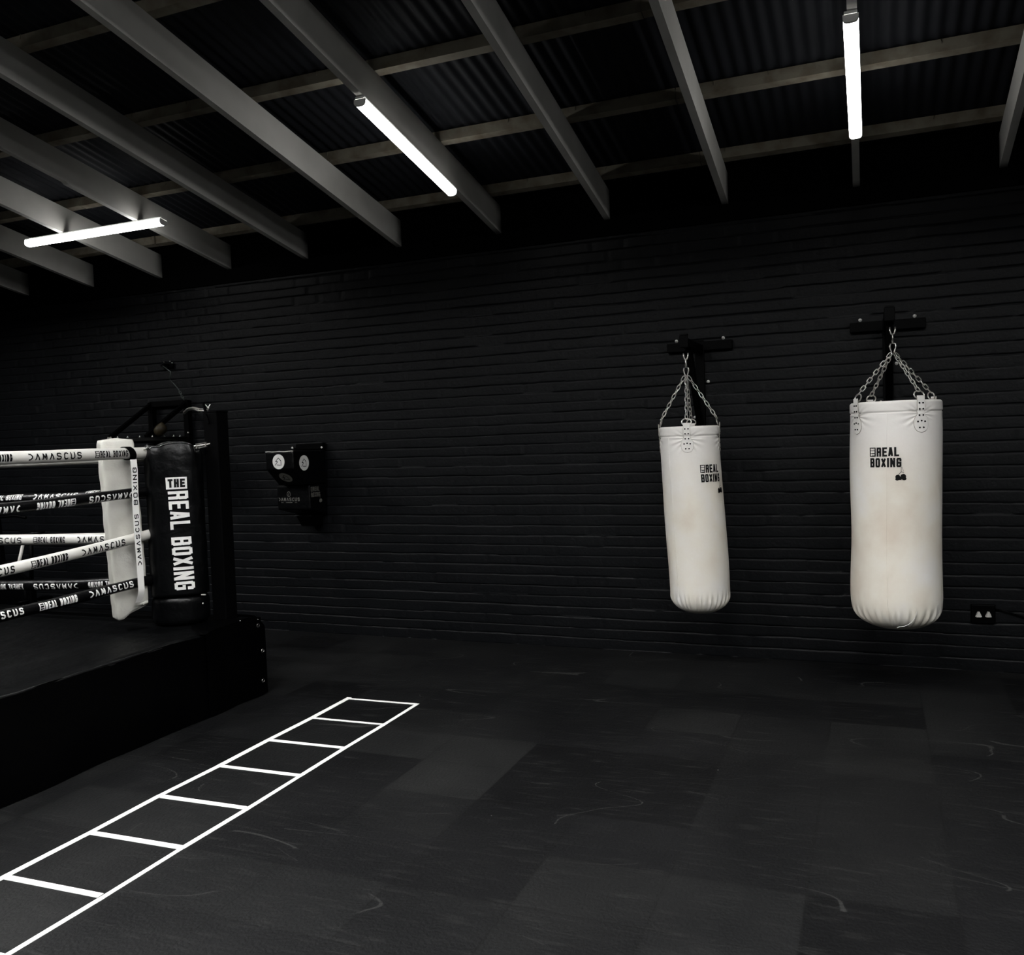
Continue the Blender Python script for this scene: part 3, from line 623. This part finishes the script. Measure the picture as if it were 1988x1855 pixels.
# ------------------------------------------------------------------ ropes
SX, BY = -4.03, 4.13
def side_curve(zc, zm): return lambda s: Vector((SX, s, zm+(zc-zm)*((s-2.0)/2.1)**2))
def back_curve(zc, zm): return lambda s: Vector((s, BY, zm+(zc-zm)*((s+6.1)/2.07)**2))
def rope(kind, zc, zm, r, m, label, texts, lump=0.):
    """texts: (word, px start, px end, py, upside-down, height)"""
    cv = side_curve(zc, zm) if kind == 's' else back_curve(zc, zm)
    a, b = (-.05, 4.072) if kind == 's' else (-8.15, -4.075)
    rr = lambda s: r*(1+lump*(math.sin(s*11)+.6*math.sin(s*29+1)))
    P = []; R = []
    ss = np.linspace(a, b, 110)
    for s in ss: P.append(cv(s)+Vector((0, 0, lump*.05*math.sin(s*7)))); R.append(rr(s))
    # rounded sleeve end at the corner
    d = (P[-1]-P[-2]).normalized(); P += [P[-1]+d*r*.25, P[-1]+d*r*.42]; R += [r*.86, r*.45]
    mb = MB(); mb.tube(P, R, 20)
    o = build('ring_rope', mb, m, loc=tuple(P[0])); tag(o, label, 'rope', 'ropes of the boxing ring')
    white = m is M_whitev; pass
    for wd_, p0, p1, py, up, hh in texts:
        mi, mg = MB(), MB()
        if kind == 's': s0 = AX(p0, py, SX+.025).y; s1 = AX(p1, py, SX+.025).y
        else: s0 = AY(p0, py, BY-.03).x; s1 = AY(p1, py, BY-.03).x
        s0, s1 = sorted((s0, s1)); tilt = up[1] if isinstance(up, tuple) else 0.; fl = up[0] if isinstance(up, tuple) else up
        def fn(x, y, o_=.0012):
            c = cv(x)+Vector((0, 0, lump*.05*math.sin(x*7))); an = y/r+tilt; q = rr(x)+o_
            return c+(Vector((math.cos(an)*q, 0, math.sin(an)*q)) if kind == 's' else Vector((0, -math.cos(an)*q, math.sin(an)*q)))
        cx = (s0+s1)/2; f = flipped(fn, cx, 0) if fl else fn
        g0 = (lambda x, y: fn(x, y, .002)); g = flipped(g0, cx, 0) if fl else g0
        L = s1-s0
        if wd_ == 'D': ink(mi, word('DVMVSCUS', s0, -hh/2, L, hh, hh*.195, .42), f, .006, 1)
        else:
            bw = L*.13; the_box(mi, mg, s0, -hh/2, bw, hh, f, g)
            ink(mi, word('REAL BOXING', s0+bw+L*.02, -hh/2, L*.85, hh, hh*.165, .36), f, .006, 1)
        lt = build('printed_word', mi, M_inkb if white else M_inkw, o)
        if mg.v: build('panel_letters', mg, m, lt)
    return o
DH, RH = .038, .041
rope('s', 1.540, 1.540, .034, M_whitev, 'thick white top rope on the near side of the ring, with black lettering', [('D', 52, 157, 893, False, DH), ('R', 183, 247, 887, False, DH), ('R', -52, 22, 893, False, DH)], .02)
rope('s', 1.310, 1.278, .030, M_blackrope, 'black second rope on the near side of the ring, its white lettering upside down', [('D', 172, 258, 966, (True, -.25), DH), ('R', 71, 146, 976, (True, -.25), RH), ('D', -62, 40, 988, (True, -.25), DH)], .03)
rope('s', 1.053, .950, .030, M_whitev, 'white third rope on the near side of the ring, sagging, with black lettering', [('D', -70, 28, 1110, False, DH), ('R', 60, 132, 1098, False, RH), ('D', 157, 243, 1068, False, DH)])
rope('s', .780, .745, .030, M_blackrope, 'black bottom rope on the near side of the ring, with upright white lettering', [('D', -52, 46, 1195, (False, .25), DH), ('R', 76, 150, 1178, (False, .2), RH), ('D', 172, 259, 1148, (False, .2), DH)], .03)
rope('b', 1.522, 1.505, .034, M_whitev, 'white top rope on the far side of the ring, hidden behind the near top rope', [])
rope('b', 1.300, 1.256, .034, M_blackrope, 'black second rope on the far side of the ring, seen just above the near one', [('R', -25, 42, 960, (False, .55), RH), ('D', 64, 150, 960, (False, .45), DH), ('R', 165, 222, 957, (False, .7), RH)], .03)
rope('b', 1.028, .993, .036, M_whitev, 'cream-white third rope on the far side of the ring, running level behind the cushion', [('D', -48, 43, 1050, False, DH), ('R', 66, 127, 1050, False, RH), ('D', 150, 238, 1049, False, DH)])
rope('b', .768, .683, .034, M_blackrope, 'black bottom rope on the far side of the ring, its white lettering upside down', [('R', -17, 45, 1131, (True, -.2), RH), ('D', 66, 152, 1131, (True, -.2), DH), ('R', 172, 235, 1129, (True, -.2), RH)], .03)

# rope spacer strap with printed lettering
c0 = AX(258, 895, SX+.036); ys = c0.y
t = thing('rope_spacer_strap', (SX+.036, ys, .62), 'white vertical spacer strap tied over the near ropes, with lettering up its length', 'strap')
def spx(z): return SX+.0475+.002*math.sin(z*9)-.03*max(0, (.74-z)/.08)**1.5*(z < .74)-.006*max(0, (z-1.44)/.06)
ZT, ZB_ = 1.505, .665
def yofs(z): return ys+(.000 if z > 1 else 0)+.006*math.sin(z*4)
mb = MB(); hw = .0235
mb.grid(lambda u, v: (spx(ZB_+(ZT-ZB_)*v), yofs(ZB_+(ZT-ZB_)*v)+hw*(2*u-1), ZB_+(ZT-ZB_)*v), 2, 90)
mb.grid(lambda u, v: (spx(ZB_+(ZT-ZB_)*v)-.002, yofs(ZB_+(ZT-ZB_)*v)-hw*(2*u-1), ZB_+(ZT-ZB_)*v), 2, 90)
mb.grid(lambda u, v: (SX+.012-.02*v, ys+hw*(2*u-1)+.01*v, ZB_-.004*v), 2, 6)
wb = build('webbing', mb, M_strap, t)
mb = MB(); mb.tube([(SX+.0385*math.cos(a), ys, 1.54+.0385*math.sin(a)) for a in np.linspace(0, 2*math.pi, 25)[:-1]], .001, 4, closed=True)
mb = MB(); mb.grid(lambda u, v: (SX+.040*math.cos(2*math.pi*v), ys+.0255*(2*u-1)-.012*math.sin(2*math.pi*v), 1.54+.040*math.sin(2*math.pi*v)), 2, 32); tag(build('tie_band', mb, M_black, t), 'black hook-and-loop band')
zA, zB = AX(262, 908, SX+.04).z, AX(270, 980, SX+.04).z; zC, zD = AX(270, 998, SX+.04).z, AX(276, 1098, SX+.04).z
fn = lambda x, y: Vector((spx(x)+.0012, yofs(x)-y, x))
mb = MB(); ink(mb, word('BOXING', zB, -.0155, zA-zB, .031, .0062, .42), fn, .01); build('printed_word', mb, M_inkb, t); mb = MB(); ink(mb, word('DVMVSCUS', zD, -.0155, zC-zD, .031, .0062, .42), fn, .01)
build('printed_word', mb, M_inkb, t)

# corner cushion (white) inside the ropes
c = AY(235, 1026, 3.975); top = AY(224, 851, 3.99).z; bot = AY(255, 1192, 3.99).z
cc = Vector((c.x, 3.99, 0)); cen = Vector((cc.x, cc.y, 0))
ax1 = Vector((math.cos(math.radians(-30)), math.sin(math.radians(-30)), 0)); ax1 = Vector((.70, .71, 0)).normalized()
vx = Vector((_f.y, -_f.x, 0)).normalized(); view = Vector((cen.x, cen.y, 0)).normalized(); perp = Vector((view.y, -view.x, 0))
A1 = (perp*math.cos(.22)+view*math.sin(.22)); A2 = Vector((-A1.y, A1.x, 0))
t = thing('corner_cushion', (cen.x, cen.y, bot), 'tall leaning white corner cushion inside the ring ropes', 'cushion')
def cush(u, v, g=0.):
    a = 2*math.pi*u; zz = -1+2*v; end = (1-abs(zz)**30)**(1/9.) if abs(zz) < 1 else 0
    bul = 1+.004*math.sin(zz*13)+.006*math.sin(zz*5+1)
    hx = .096*bul*end; hy = .062*bul*end; z = (top+bot)/2+zz*(top-bot)/2
    ln = .0*zz
    off = perp*(-.018*zz)                # leans with its foot towards the post
    p = A1*(hx*sgnp(math.cos(a), .24))+A2*(hy*sgnp(math.sin(a), .24))
    cr = .0012*math.sin(zz*22+3*math.sin(a))*(1 if abs(zz) < .95 else 0)
    p = p*(1+cr/.08)
    zc = z - (.045*(p.dot(perp)/.1)*(-1) if zz < -.93 else 0) + .02*math.sin(p.dot(perp)*40)*max(0, (-zz-.93)/.07)
    return cen+off+p+Vector((0, 0, zc))
mb = MB().grid(cush, 64, 90, True, True, True, True); cu = build('cushion_body', mb, M_cush, t)
mb = MB(); mb.tube([cush(.34, v)+A2*0 for v in np.linspace(.02, .98, 80)], .0035, 6); build('piping', mb, M_cush, cu)

# black corner pad over the turnbuckles
c = AY(345, 1000, 4.2); C2 = Vector((-3.934, 4.206, 0)); v2 = Vector((C2.x, C2.y, 0)).normalized(); p2 = Vector((v2.y, -v2.x, 0))
zt2, zb2 = 1.575, .675
t = thing('corner_pad', (C2.x, C2.y, RZ), 'tall black vinyl corner pad with white capitals running down it, beside the ring post', 'corner pad')
def pad(a, z, o=0.):                     # a = angle from the side facing the viewpoint
    k = (z-zb2)/(zt2-zb2); hx, hy = .166, .118
    r = 1 - .10*max(0, (k-.93)/.07)**2 + .010*math.sin(k*9)
    cr = .006*math.sin(a*9+k*3)*max(0, (k-.8)/.2) + .004*math.sin(a*5-k*14)*max(0, abs(k-.5)*2-.6) + .003*math.sin(k*25+a*4)*math.exp(-(a/.9)**2*0)*max(0, 1-abs(a)/.0001 if False else .35)
    s = sgnp(math.sin(a), .75); cth = sgnp(math.cos(a), .75)
    zz = z + (.012*math.sin(a*4+1)+.014*(abs(s) < .8)-.03*max(0, s-.6))*max(0, (k-.9)/.1)
    return C2 + p2*((hx*r+cr+o)*s) - v2*((hy*r+cr+o)*cth) + Vector((0, 0, zz))
mb = MB(); mb.grid(lambda u, v: pad(2*math.pi*u-math.pi, zb2+(zt2-zb2)*v), 120, 60, True, True, True, False)
def padtop(u, v):
    q = pad(2*math.pi*u-math.pi, zt2); return Vector((C2.x+(q.x-C2.x)*(1-v), C2.y+(q.y-C2.y)*(1-v), q.z+.006*math.sin(v*3)*math.sin(u*40)))
mb.grid(padtop, 120, 6, True, True); pb = build('pad_body', mb, M_vinyl, t)
mb = MB(); mb.tube([pad(a, zt2-.006, .001) for a in np.linspace(-math.pi, math.pi, 61)[:-1]], .0045, 6, closed=True); build('top_welt', mb, mat('shiny_black_welt', (.003, .003, .0034), .2, spec=.7), pb)
hx2 = .166
def ang(x): return math.copysign(math.asin(min(1, abs(x/hx2))**(1/.75)), x)
def pf(x, y, o=.0022):
    z = y; return pad(ang(x), z, o)
ztx = AY(342, 927, 4.12).z; zbx = AY(345, 950, 4.12).z; zr0 = AY(345, 954, 4.12).z; zr1 = AY(352, 1146, 4.12).z
cx0 = .008
mb = MB(); m2 = MB(); hh = .112
rect(mb, cx0-hh*.52, zbx, cx0+hh*.52, ztx, pf)
lt = build('panel', mb, M_inkw, t); mb = MB()
ink(m2, word('THE', cx0-hh*.42, zbx+.010, hh*.84, ztx-zbx-.020, .0125, .22), lambda x, y: pf(x, y, .0034))
ink(mb, word('REAL BOXING', 0, -.056, zr0-zr1, .112, .0175, .22), lambda x, y: pf(cx0+.006+y+.012*(x/(zr0-zr1)), zr0-x))
build('panel_letters', m2, M_inkb, lt); build('printed_word', mb, M_inkw, t)
mb = MB()
def drum(u, v):
    a = 2*math.pi*u; z = RZ+.014+(zb2-.022-RZ)*v; e = 1-.12*abs(2*v-1)**6; return C2+p2*(.168*e*math.cos(a))+v2*(.12*e*math.sin(a))*-1+Vector((0, 0, z+.03*math.sin(a)*0))
mb.grid(drum, 64, 14, True, True, True, True); build('lower_sleeve', mb, M_vinyl, t)
mb = MB(); c = AY(395, 1155, 4.14); mb.box(c, (.03, .006, .006)); c = AY(394, 1172, 4.14); mb.ellipsoid(c, Matrix.Identity(3), (.004, .004, .005), nu=8, nv=6); build('buckle', mb, M_plastic, t)
# turnbuckle and chain by the post
t = thing('turnbuckle', AY(388, 858, 4.33), 'small steel turnbuckle between the ring post and the black corner pad', 'turnbuckle')
a = AY(408, 862, 4.30); b = AY(374, 868, 4.26)
mb = MB(); mb.tube([a, b], .006, 8); build('screw_rod', mb, M_steel, t)
mb = MB(); mb.bar(a+(b-a)*.25+Vector((0, 0, .012)), a+(b-a)*.75+Vector((0, 0, .012)), .006, .005); mb.bar(a+(b-a)*.25-Vector((0, 0, .012)), a+(b-a)*.75-Vector((0, 0, .012)), .006, .005); mb.box(a+(b-a)*.25, (.012, .012, .03)); mb.box(a+(b-a)*.75, (.012, .012, .03)); build('buckle_body', mb, M_steel, t)
mb = MB(); a = AY(283, 872, 4.05); b = AY(294, 868, 4.10); mb.tube([a, (a+b)/2+Vector((0, 0, .006)), b], .005, 8)
for k in range(3): q = a+(b-a)*(k/2); link(mb, q, (b-a), (0, 1, .4*k), .028, .02, .0035)
tag(build('rope_shackle', mb, M_steel), 'small steel shackle joining the near top rope to the black corner pad', 'shackle')

# ------------------------------------------------------------------ speed-ball platform on the wall
XW1, XW2, ZT_ = -5.915, -5.515, 1.965
t = thing('speed_bag_platform', (-5.70, WALL, 1.6), 'black wall-mounted speed bag platform with triangular steel frame, behind the ring corner', 'speed bag platform')
mb = MB(); cb_ = Vector((-5.66, 5.745, 1.645)); mb.lathe(cb_, [(.30, -.022), (.335, -.022), (.34, -.016), (.34, .016), (.335, .022), (.30, .022), (.02, .022)], 64); bd = build('drum_board', mb, M_bracket, t)
mb = MB(); mb.tube([cb_+Vector((.3405*math.cos(a), .3405*math.sin(a), -.004)) for a in np.linspace(0, 2*math.pi, 65)[:-1]], .0028, 6, closed=True); build('rim_bead', mb, mat('worn_black_edge', (.006, .006, .005), .4, spec=.1), bd)
for k in range(10):
    a = -2.6+k*.33; mb = MB(); mb.lathe(cb_+Vector((.29*math.cos(a), .29*math.sin(a), .020)), [(.009, 0), (.009, .006), (.004, .007), (.004, .016)], 8); build('bolt', mb, M_steel, bd)
mb = MB(); mb.bar((XW1, WALL-.03, ZT_), (XW2, WALL-.03, ZT_), .05, .05, bev=.004); build('top_rail', mb, M_bracket, t)
for x in (XW1, XW2):
    mb = MB(); mb.bar((x, WALL-.03, ZT_+.02), (x, WALL-.03, 1.60), .05, .05, up=(0, 1, 0), bev=.004); build('upright', mb, M_bracket, t)
    mb = MB(); mb.bar((x, WALL-.05, ZT_-.01), (x, 5.60, 1.672), .034, .034, up=(1, 0, 0), bev=.003); build('brace', mb, M_bracket, t)
mb = MB(); mb.lathe((XW2+.03, WALL-.07, 1.70), [(.010, 0), (.010, .008), (.005, .012)], 8, 'x'); build('bolt', mb, M_steel, t)
c = AY(309, 838, 5.62); c.z = 1.668
mb = MB()
def sb(u, v):
    a = 2*math.pi*u; r = .058*math.sin(math.pi*min(1, v*.98+.01))**.7*(1-.25*v); return Vector((c.x+r*math.cos(a)+.03*v, c.y+r*math.sin(a), c.z+.115*v+.001))
mb.grid(sb, 24, 14, True, True, True, True); tag(build('speed_bag', mb, M_tan), 'small tan leather ball resting on top of the black speed bag platform', 'speed bag')
# hook plate on the wall with a cord down to the frame
t = thing('wall_hook', AY(327, 710, WALL-.02), 'small black hook plate high on the brick wall with a sagging cord', 'hook')
c = AY(328, 709, WALL-.012); mb = MB(); mb.box(c, (.10, .02, .045), Matrix.Rotation(.25, 3, 'Y'), .004); mb.box(c+Vector((-.03, -.005, -.02)), (.045, .02, .05), Matrix.Rotation(-.5, 3, 'Y'), .004); mb.bar(c+Vector((0, 0, 0)), c+Vector((.0, -.09, -.01)), .022, .022); build('hook_plate', mb, M_bracket, t)
mb = MB()
for dx, dz in ((-.045, .028), (.02, .03), (.045, .015)): mb.lathe(c+Vector((dx, -.004, dz)), [(.005, 0), (.004, -.01)], 8, 'y')
build('screw', mb, M_steel, t)
pts = [c+Vector((.005, -.085, -.01)), AY(331, 722, 6.03), AY(330, 738, 6.03), AY(338, 746, 6.02), AY(347, 757, 6.02), AY(350, 766, 6.03), AY(357, 777, 6.04)]
mb = MB(); mb.tube(pts[:3], .005, 6); mb.tube(pts[2:], .0042, 6); chain(mb, pts[-3], pts[-1], .026, .016, .003); tag(build('cord', mb, mat('grey_steel_cord', (.05, .06, .055), .35, metal=.6), t), 'thin grey steel cord')
mb = MB(); a = AY(404, 800, 4.34); pts = [AY(352, 802, 4.34), AY(363, 799, 4.34), AY(374, 794, 4.34), AY(386, 797, 4.34), AY(396, 796, 4.34)]
pts2 = [AY(357, 802, 6.03), AY(365, 795, 5.7), AY(376, 793, 5.2), AY(388, 797, 4.75), AY(400, 797, 4.36)]
for k in range(4): chain(mb, pts2[k], pts2[k+1], .034, .02, .0035, tw=k)
tag(build('safety_chain', mb, M_steel), 'thin steel chain from the top of the ring post to the speed bag frame', 'chain')

# ------------------------------------------------------------------ wall-mounted punch target
TXL, TXR = -4.385, -4.115
t = thing('punch_target', (-4.26, WALL, 1.0), 'black wall-mounted multi-angle punch target with white round marks', 'punch target')
mb = MB(); mb.box((-4.285, WALL-.015, 1.26), (.28, .028, .56), bev=.004); mb.box((-4.255, WALL-.03, 1.545), (.26, .05, .05), bev=.004); build('back_plate', mb, M_bracket, t)
def prism(mb, prof, xa, xb, bev=.018):
    bm = bmesh.new(); A = [bm.verts.new((xa, y, z)) for y, z in prof]; B = [bm.verts.new((xb, y, z)) for y, z in prof]; n = len(prof)
    bm.faces.new(A); bm.faces.new(B[::-1])
    for k in range(n): bm.faces.new((A[(k+1) % n], A[k], B[k], B[(k+1) % n]))
    bmesh.ops.recalc_face_normals(bm, faces=bm.faces); bmesh.ops.bevel(bm, geom=list(bm.edges), offset=bev, segments=3, affect='EDGES', profile=.6); bm.verts.index_update()
    mb.add([v.co[:] for v in bm.verts], [[v.index for v in f.verts] for f in bm.faces], False); bm.free()
mb = MB(); prism(mb, [(WALL-.03, 1.515), (5.65, 1.515), (5.65, 1.375), (5.80, 1.245), (WALL-.03, 1.245)], -4.375, -4.115); hd = build('head_block', mb, M_vinyl, t)
mb = MB(); prism(mb, [(WALL-.03, 1.243), (5.86, 1.243), (5.86, 1.045), (WALL-.03, .99)], -4.44, -4.125); lb = build('body_block', mb, M_vinyl, t)
mb = MB(); prism(mb, [(WALL-.03, .995), (5.93, .99), (6.0, .90), (WALL-.03, .90)], -4.32, -4.17, .01); build('lower_bracket', mb, M_bracket, t)
mb = MB(); mb.tube([(-4.372+.255*k/12, 5.655-.004*math.sin(k), 1.512+.002*math.sin(k*1.3)) for k in range(13)], .004, 6); build('top_piping', mb, M_whitev, hd)
def emblem(fn, s, mi):
    E = [[(-.62, -.5), (-.15, .0), (-.5, .05), (0, .55), (.42, .15), (.42, -.52)], [(-.3, -.45), (.3, -.5)], [(-.15, 0), (-.5, .12)], [(.2, .3), (.42, .15)]]
    for pl in E: ink(mi, [((a[0]*s, a[1]*s), (b[0]*s, b[1]*s), s*.09, 1, 1) for a, b in zip(pl, pl[1:])], fn, .02)
def disc_mark(cen, ex, ey, rx, ry, par, m, mi_mat):
    nrm = ex.cross(ey); mb = MB(); V = [cen+nrm*.002]+[cen+nrm*.002+ex*rx*math.cos(2*math.pi*k/32)+ey*ry*math.sin(2*math.pi*k/32) for k in range(32)]
    mb.add(V, [(0, k+1, (k+1) % 32+1) for k in range(32)]); d = build('round_mark', mb, m, par)
    mi = MB(); emblem(lambda x, y: cen+nrm*.0032+ex*x+ey*y, min(rx, ry)*.95, mi); build('printed_emblem', mi, mi_mat, d)
q = AY(541, 897, 5.65); disc_mark(Vector((q.x, 5.65, q.z)), Vector((1, 0, 0)), Vector((0, 0, 1)), .056, .058, hd, M_inkw, M_inkb)
q = AX(590, 899, TXR); disc_mark(Vector((TXR, q.y, q.z)), Vector((0, 1, 0)), Vector((0, 0, 1)), .064, .060, hd, M_inkw, M_inkb)
dn = Vector((0, .15, -.13)).normalized(); mid = Vector((-4.245, 5.725, 1.31)); disc_mark(mid, Vector((1, 0, 0)), -dn, .055, .055, hd, M_inkg, M_inkb)
mi = MB(); q0 = AY(541, 972, 5.86); q1 = AY(582, 968, 5.86)
f = lambda x, y: Vector((x, 5.858, y)); zz = (q0.z+q1.z)/2
ink(mi, word('DVMVSCUS', q0.x, zz-.014, q1.x-q0.x, .028, .0055, .35), f, .05)
for cx, w in ((.18, .02), (.5, .06), (.82, .02)): rect(mi, q0.x+(q1.x-q0.x)*cx-w/2, zz-.027, q0.x+(q1.x-q0.x)*cx+w/2, zz-.023, f, .05)
rg = [(.016*math.cos(a), .020*math.sin(a)) for a in np.linspace(0, 2*math.pi, 15)]; xm = (q0.x+q1.x)/2
ink(mi, [((xm+a[0], zz+.042+a[1]), (xm+b[0], zz+.042+b[1]), .003, 1, 1) for a, b in zip(rg, rg[1:])]+[((xm-.004, zz+.03), (xm+.004, zz+.054), .003, 1, 1)], f, .05)
build('printed_lettering', mi, M_inkg, lb)
mi = MB(); m2 = MB(); q0 = AX(603, 946, -4.125); q1 = AX(622, 977, -4.125); f = lambda x, y: Vector((-4.1232, x, y)); f2 = lambda x, y: Vector((-4.122, x, y))
L = q1.y-q0.y; zt_, z_b = AX(612, 945, -4.125).z, AX(612, 965, -4.125).z; hq = (zt_-z_b)/2-.004
the_box(mi, m2, q0.y, zt_-hq, L*.2, hq, f, f2); ink(mi, word('REAL', q0.y+L*.24, zt_-hq, L*.7, hq, .0058, .3), f, .05); ink(mi, word('BOXING', q0.y, z_b, L*1.0, hq, .0058, .3), f, .05)
blob(mi, q0.y+L*1.0, z_b-.035, .016, .014, f); blob(mi, q0.y+L*1.08, z_b-.033, .014, .014, f); ink(mi, [((q0.y+L*.96, z_b), (q0.y+L*1.0, z_b-.03), .003, 1, 1)], f, .05)
lt = build('printed_logo', mi, M_inkg, lb); build('panel_letters', m2, M_inkb, lt)
for px, py in ((568, 870), (625, 869)):
    q = AY(px, py, WALL-.05); mb = MB(); mb.lathe(q, [(.009, 0), (.009, -.006), (.004, -.010)], 10, 'y'); build('bolt', mb, M_zinc, t)

# ------------------------------------------------------------------ power outlet
q = AY(1909, 1192, WALL); t = thing('power_outlet', (q.x, WALL, q.z-.06), 'black double power outlet low on the brick wall with two white safety caps', 'power outlet')
mb = MB(); mb.box((q.x-.003, WALL-.012, q.z+.002), (.135, .022, .118), bev=.006, seg=3); build('face_plate', mb, M_bracket, t)
for dx, rt in ((-.029, 0), (.025, .1)):
    cc_ = Vector((q.x+dx, WALL-.024, q.z)); sh = [(-.019, -.014), (-.013, -.019), (.013, -.019), (.019, -.014), (.006, .017), (-.006, .017)]
    mb = MB(); n = 6; V = []
    for h, k in ((0, 1), (-.012, .96), (-.016, .82)):
        for a, b in sh: V.append(cc_+Vector((a*k, h, b*k+(.002 if rt else 0))))
    F = [tuple(range(2*n, 3*n))]+[(r*n+k, r*n+(k+1) % n, (r+1)*n+(k+1) % n, (r+1)*n+k) for r in range(2) for k in range(n)]
    mb.add(V, F); 
    if rt: mb.disc(cc_+Vector((0, -.018, -.001)), .004, 10, (0, 1, 0), .002)
    build('safety_cap', mb, M_plastic, t)
mb = MB(); mb.tube([(q.x+.06, WALL-.015, q.z+.035), (q.x+.14, WALL-.02, q.z+.018), (q.x+.26, WALL-.02, q.z-.02), (q.x+.6, WALL-.015, q.z-.09), (q.x+1.4, WALL-.015, q.z-.16)], .005, 8)
tag(build('power_cable', mb, M_bracket), 'thin black cable running off to the right of the power outlet along the wall', 'cable')

# ------------------------------------------------------------------ exercise bike behind the ring
YBk = 5.45
t = thing('exercise_bike', (AY(30, 1200, YBk).x, YBk, 0), 'black exercise bike with a white frame tube, half hidden behind the far ring ropes', 'exercise bike')
sd = AY(60, 1036, YBk); mb = MB()
def saddle(u, v):
    a = 2*math.pi*u; L = -1+2*v; w = .075*(1-.55*max(0, -L))*math.sqrt(max(0, 1-L**4)); return Vector((sd.x+.13*L, YBk+w*math.cos(a), sd.z+.022*math.sin(a)*math.sqrt(max(0, 1-L**4))+.012*L*L))
mb.grid(saddle, 24, 16, True, True, True, True); build('saddle', mb, M_vinyl, t)
a = AY(45, 1056, YBk); b = AY(36, 1096, YBk); d = (b-a); mb = MB(); mb.tube([a-d*.05, b+d*2.4], .014, 12); tag(build('frame_tube', mb, M_plastic, t), 'white frame tube')
mb = MB(); mb.tube([sd+Vector((0, 0, -.01)), Vector((sd.x-.03, YBk, sd.z-.45))], .018, 12); build('seat_post', mb, M_bracket, t)
fw = AY(12, 1168, YBk); fw.z = .33; mb = MB(); mb.lathe((fw.x, YBk+.03, .33), [(.02, 0), (.24, 0), (.262, -.006), (.262, -.044), (.24, -.05), (.02, -.05)], 48, 'y'); build('flywheel', mb, M_bracket, t)
mb = MB(); mb.box((fw.x, YBk, .035), (.06, .5, .07), bev=.01); mb.box((fw.x+.62, YBk, .035), (.06, .5, .07), bev=.01); mb.bar((fw.x, YBk, .06), (fw.x+.62, YBk, .06), .06, .05, bev=.005)
mb.bar((fw.x, YBk+.07, .33), (fw.x, YBk+.07, .05), .03, .04, up=(1, 0, 0)); mb.bar((sd.x-.03, YBk, sd.z-.44), (sd.x-.03, YBk, .06), .05, .05, up=(1, 0, 0)); mb.bar((sd.x-.03, YBk, .45), (fw.x-.02, YBk+.0, .62), .04, .04, up=(0, 1, 0)); mb.bar((fw.x-.02, YBk, .62), (fw.x-.05, YBk, 1.0), .04, .04, up=(1, 0, 0)); build('frame', mb, M_bracket, t)
mb = MB(); hb = Vector((fw.x-.05, YBk, 1.0)); mb.tube([hb+Vector((.10, -.2, .0)), hb+Vector((-.04, -.2, .02)), hb+Vector((-.04, .2, .02)), hb+Vector((.10, .2, .0))], .014, 10); build('handlebar', mb, M_bracket, t)
mb = MB(); mb.tube([(sd.x-.05, YBk-.12, .30), (sd.x-.05, YBk+.12, .30)], .012, 8); mb.box((sd.x-.05, YBk-.15, .30), (.10, .06, .02)); mb.box((sd.x-.05, YBk+.15, .30), (.10, .06, .02)); build('pedal_set', mb, M_bracket, t)
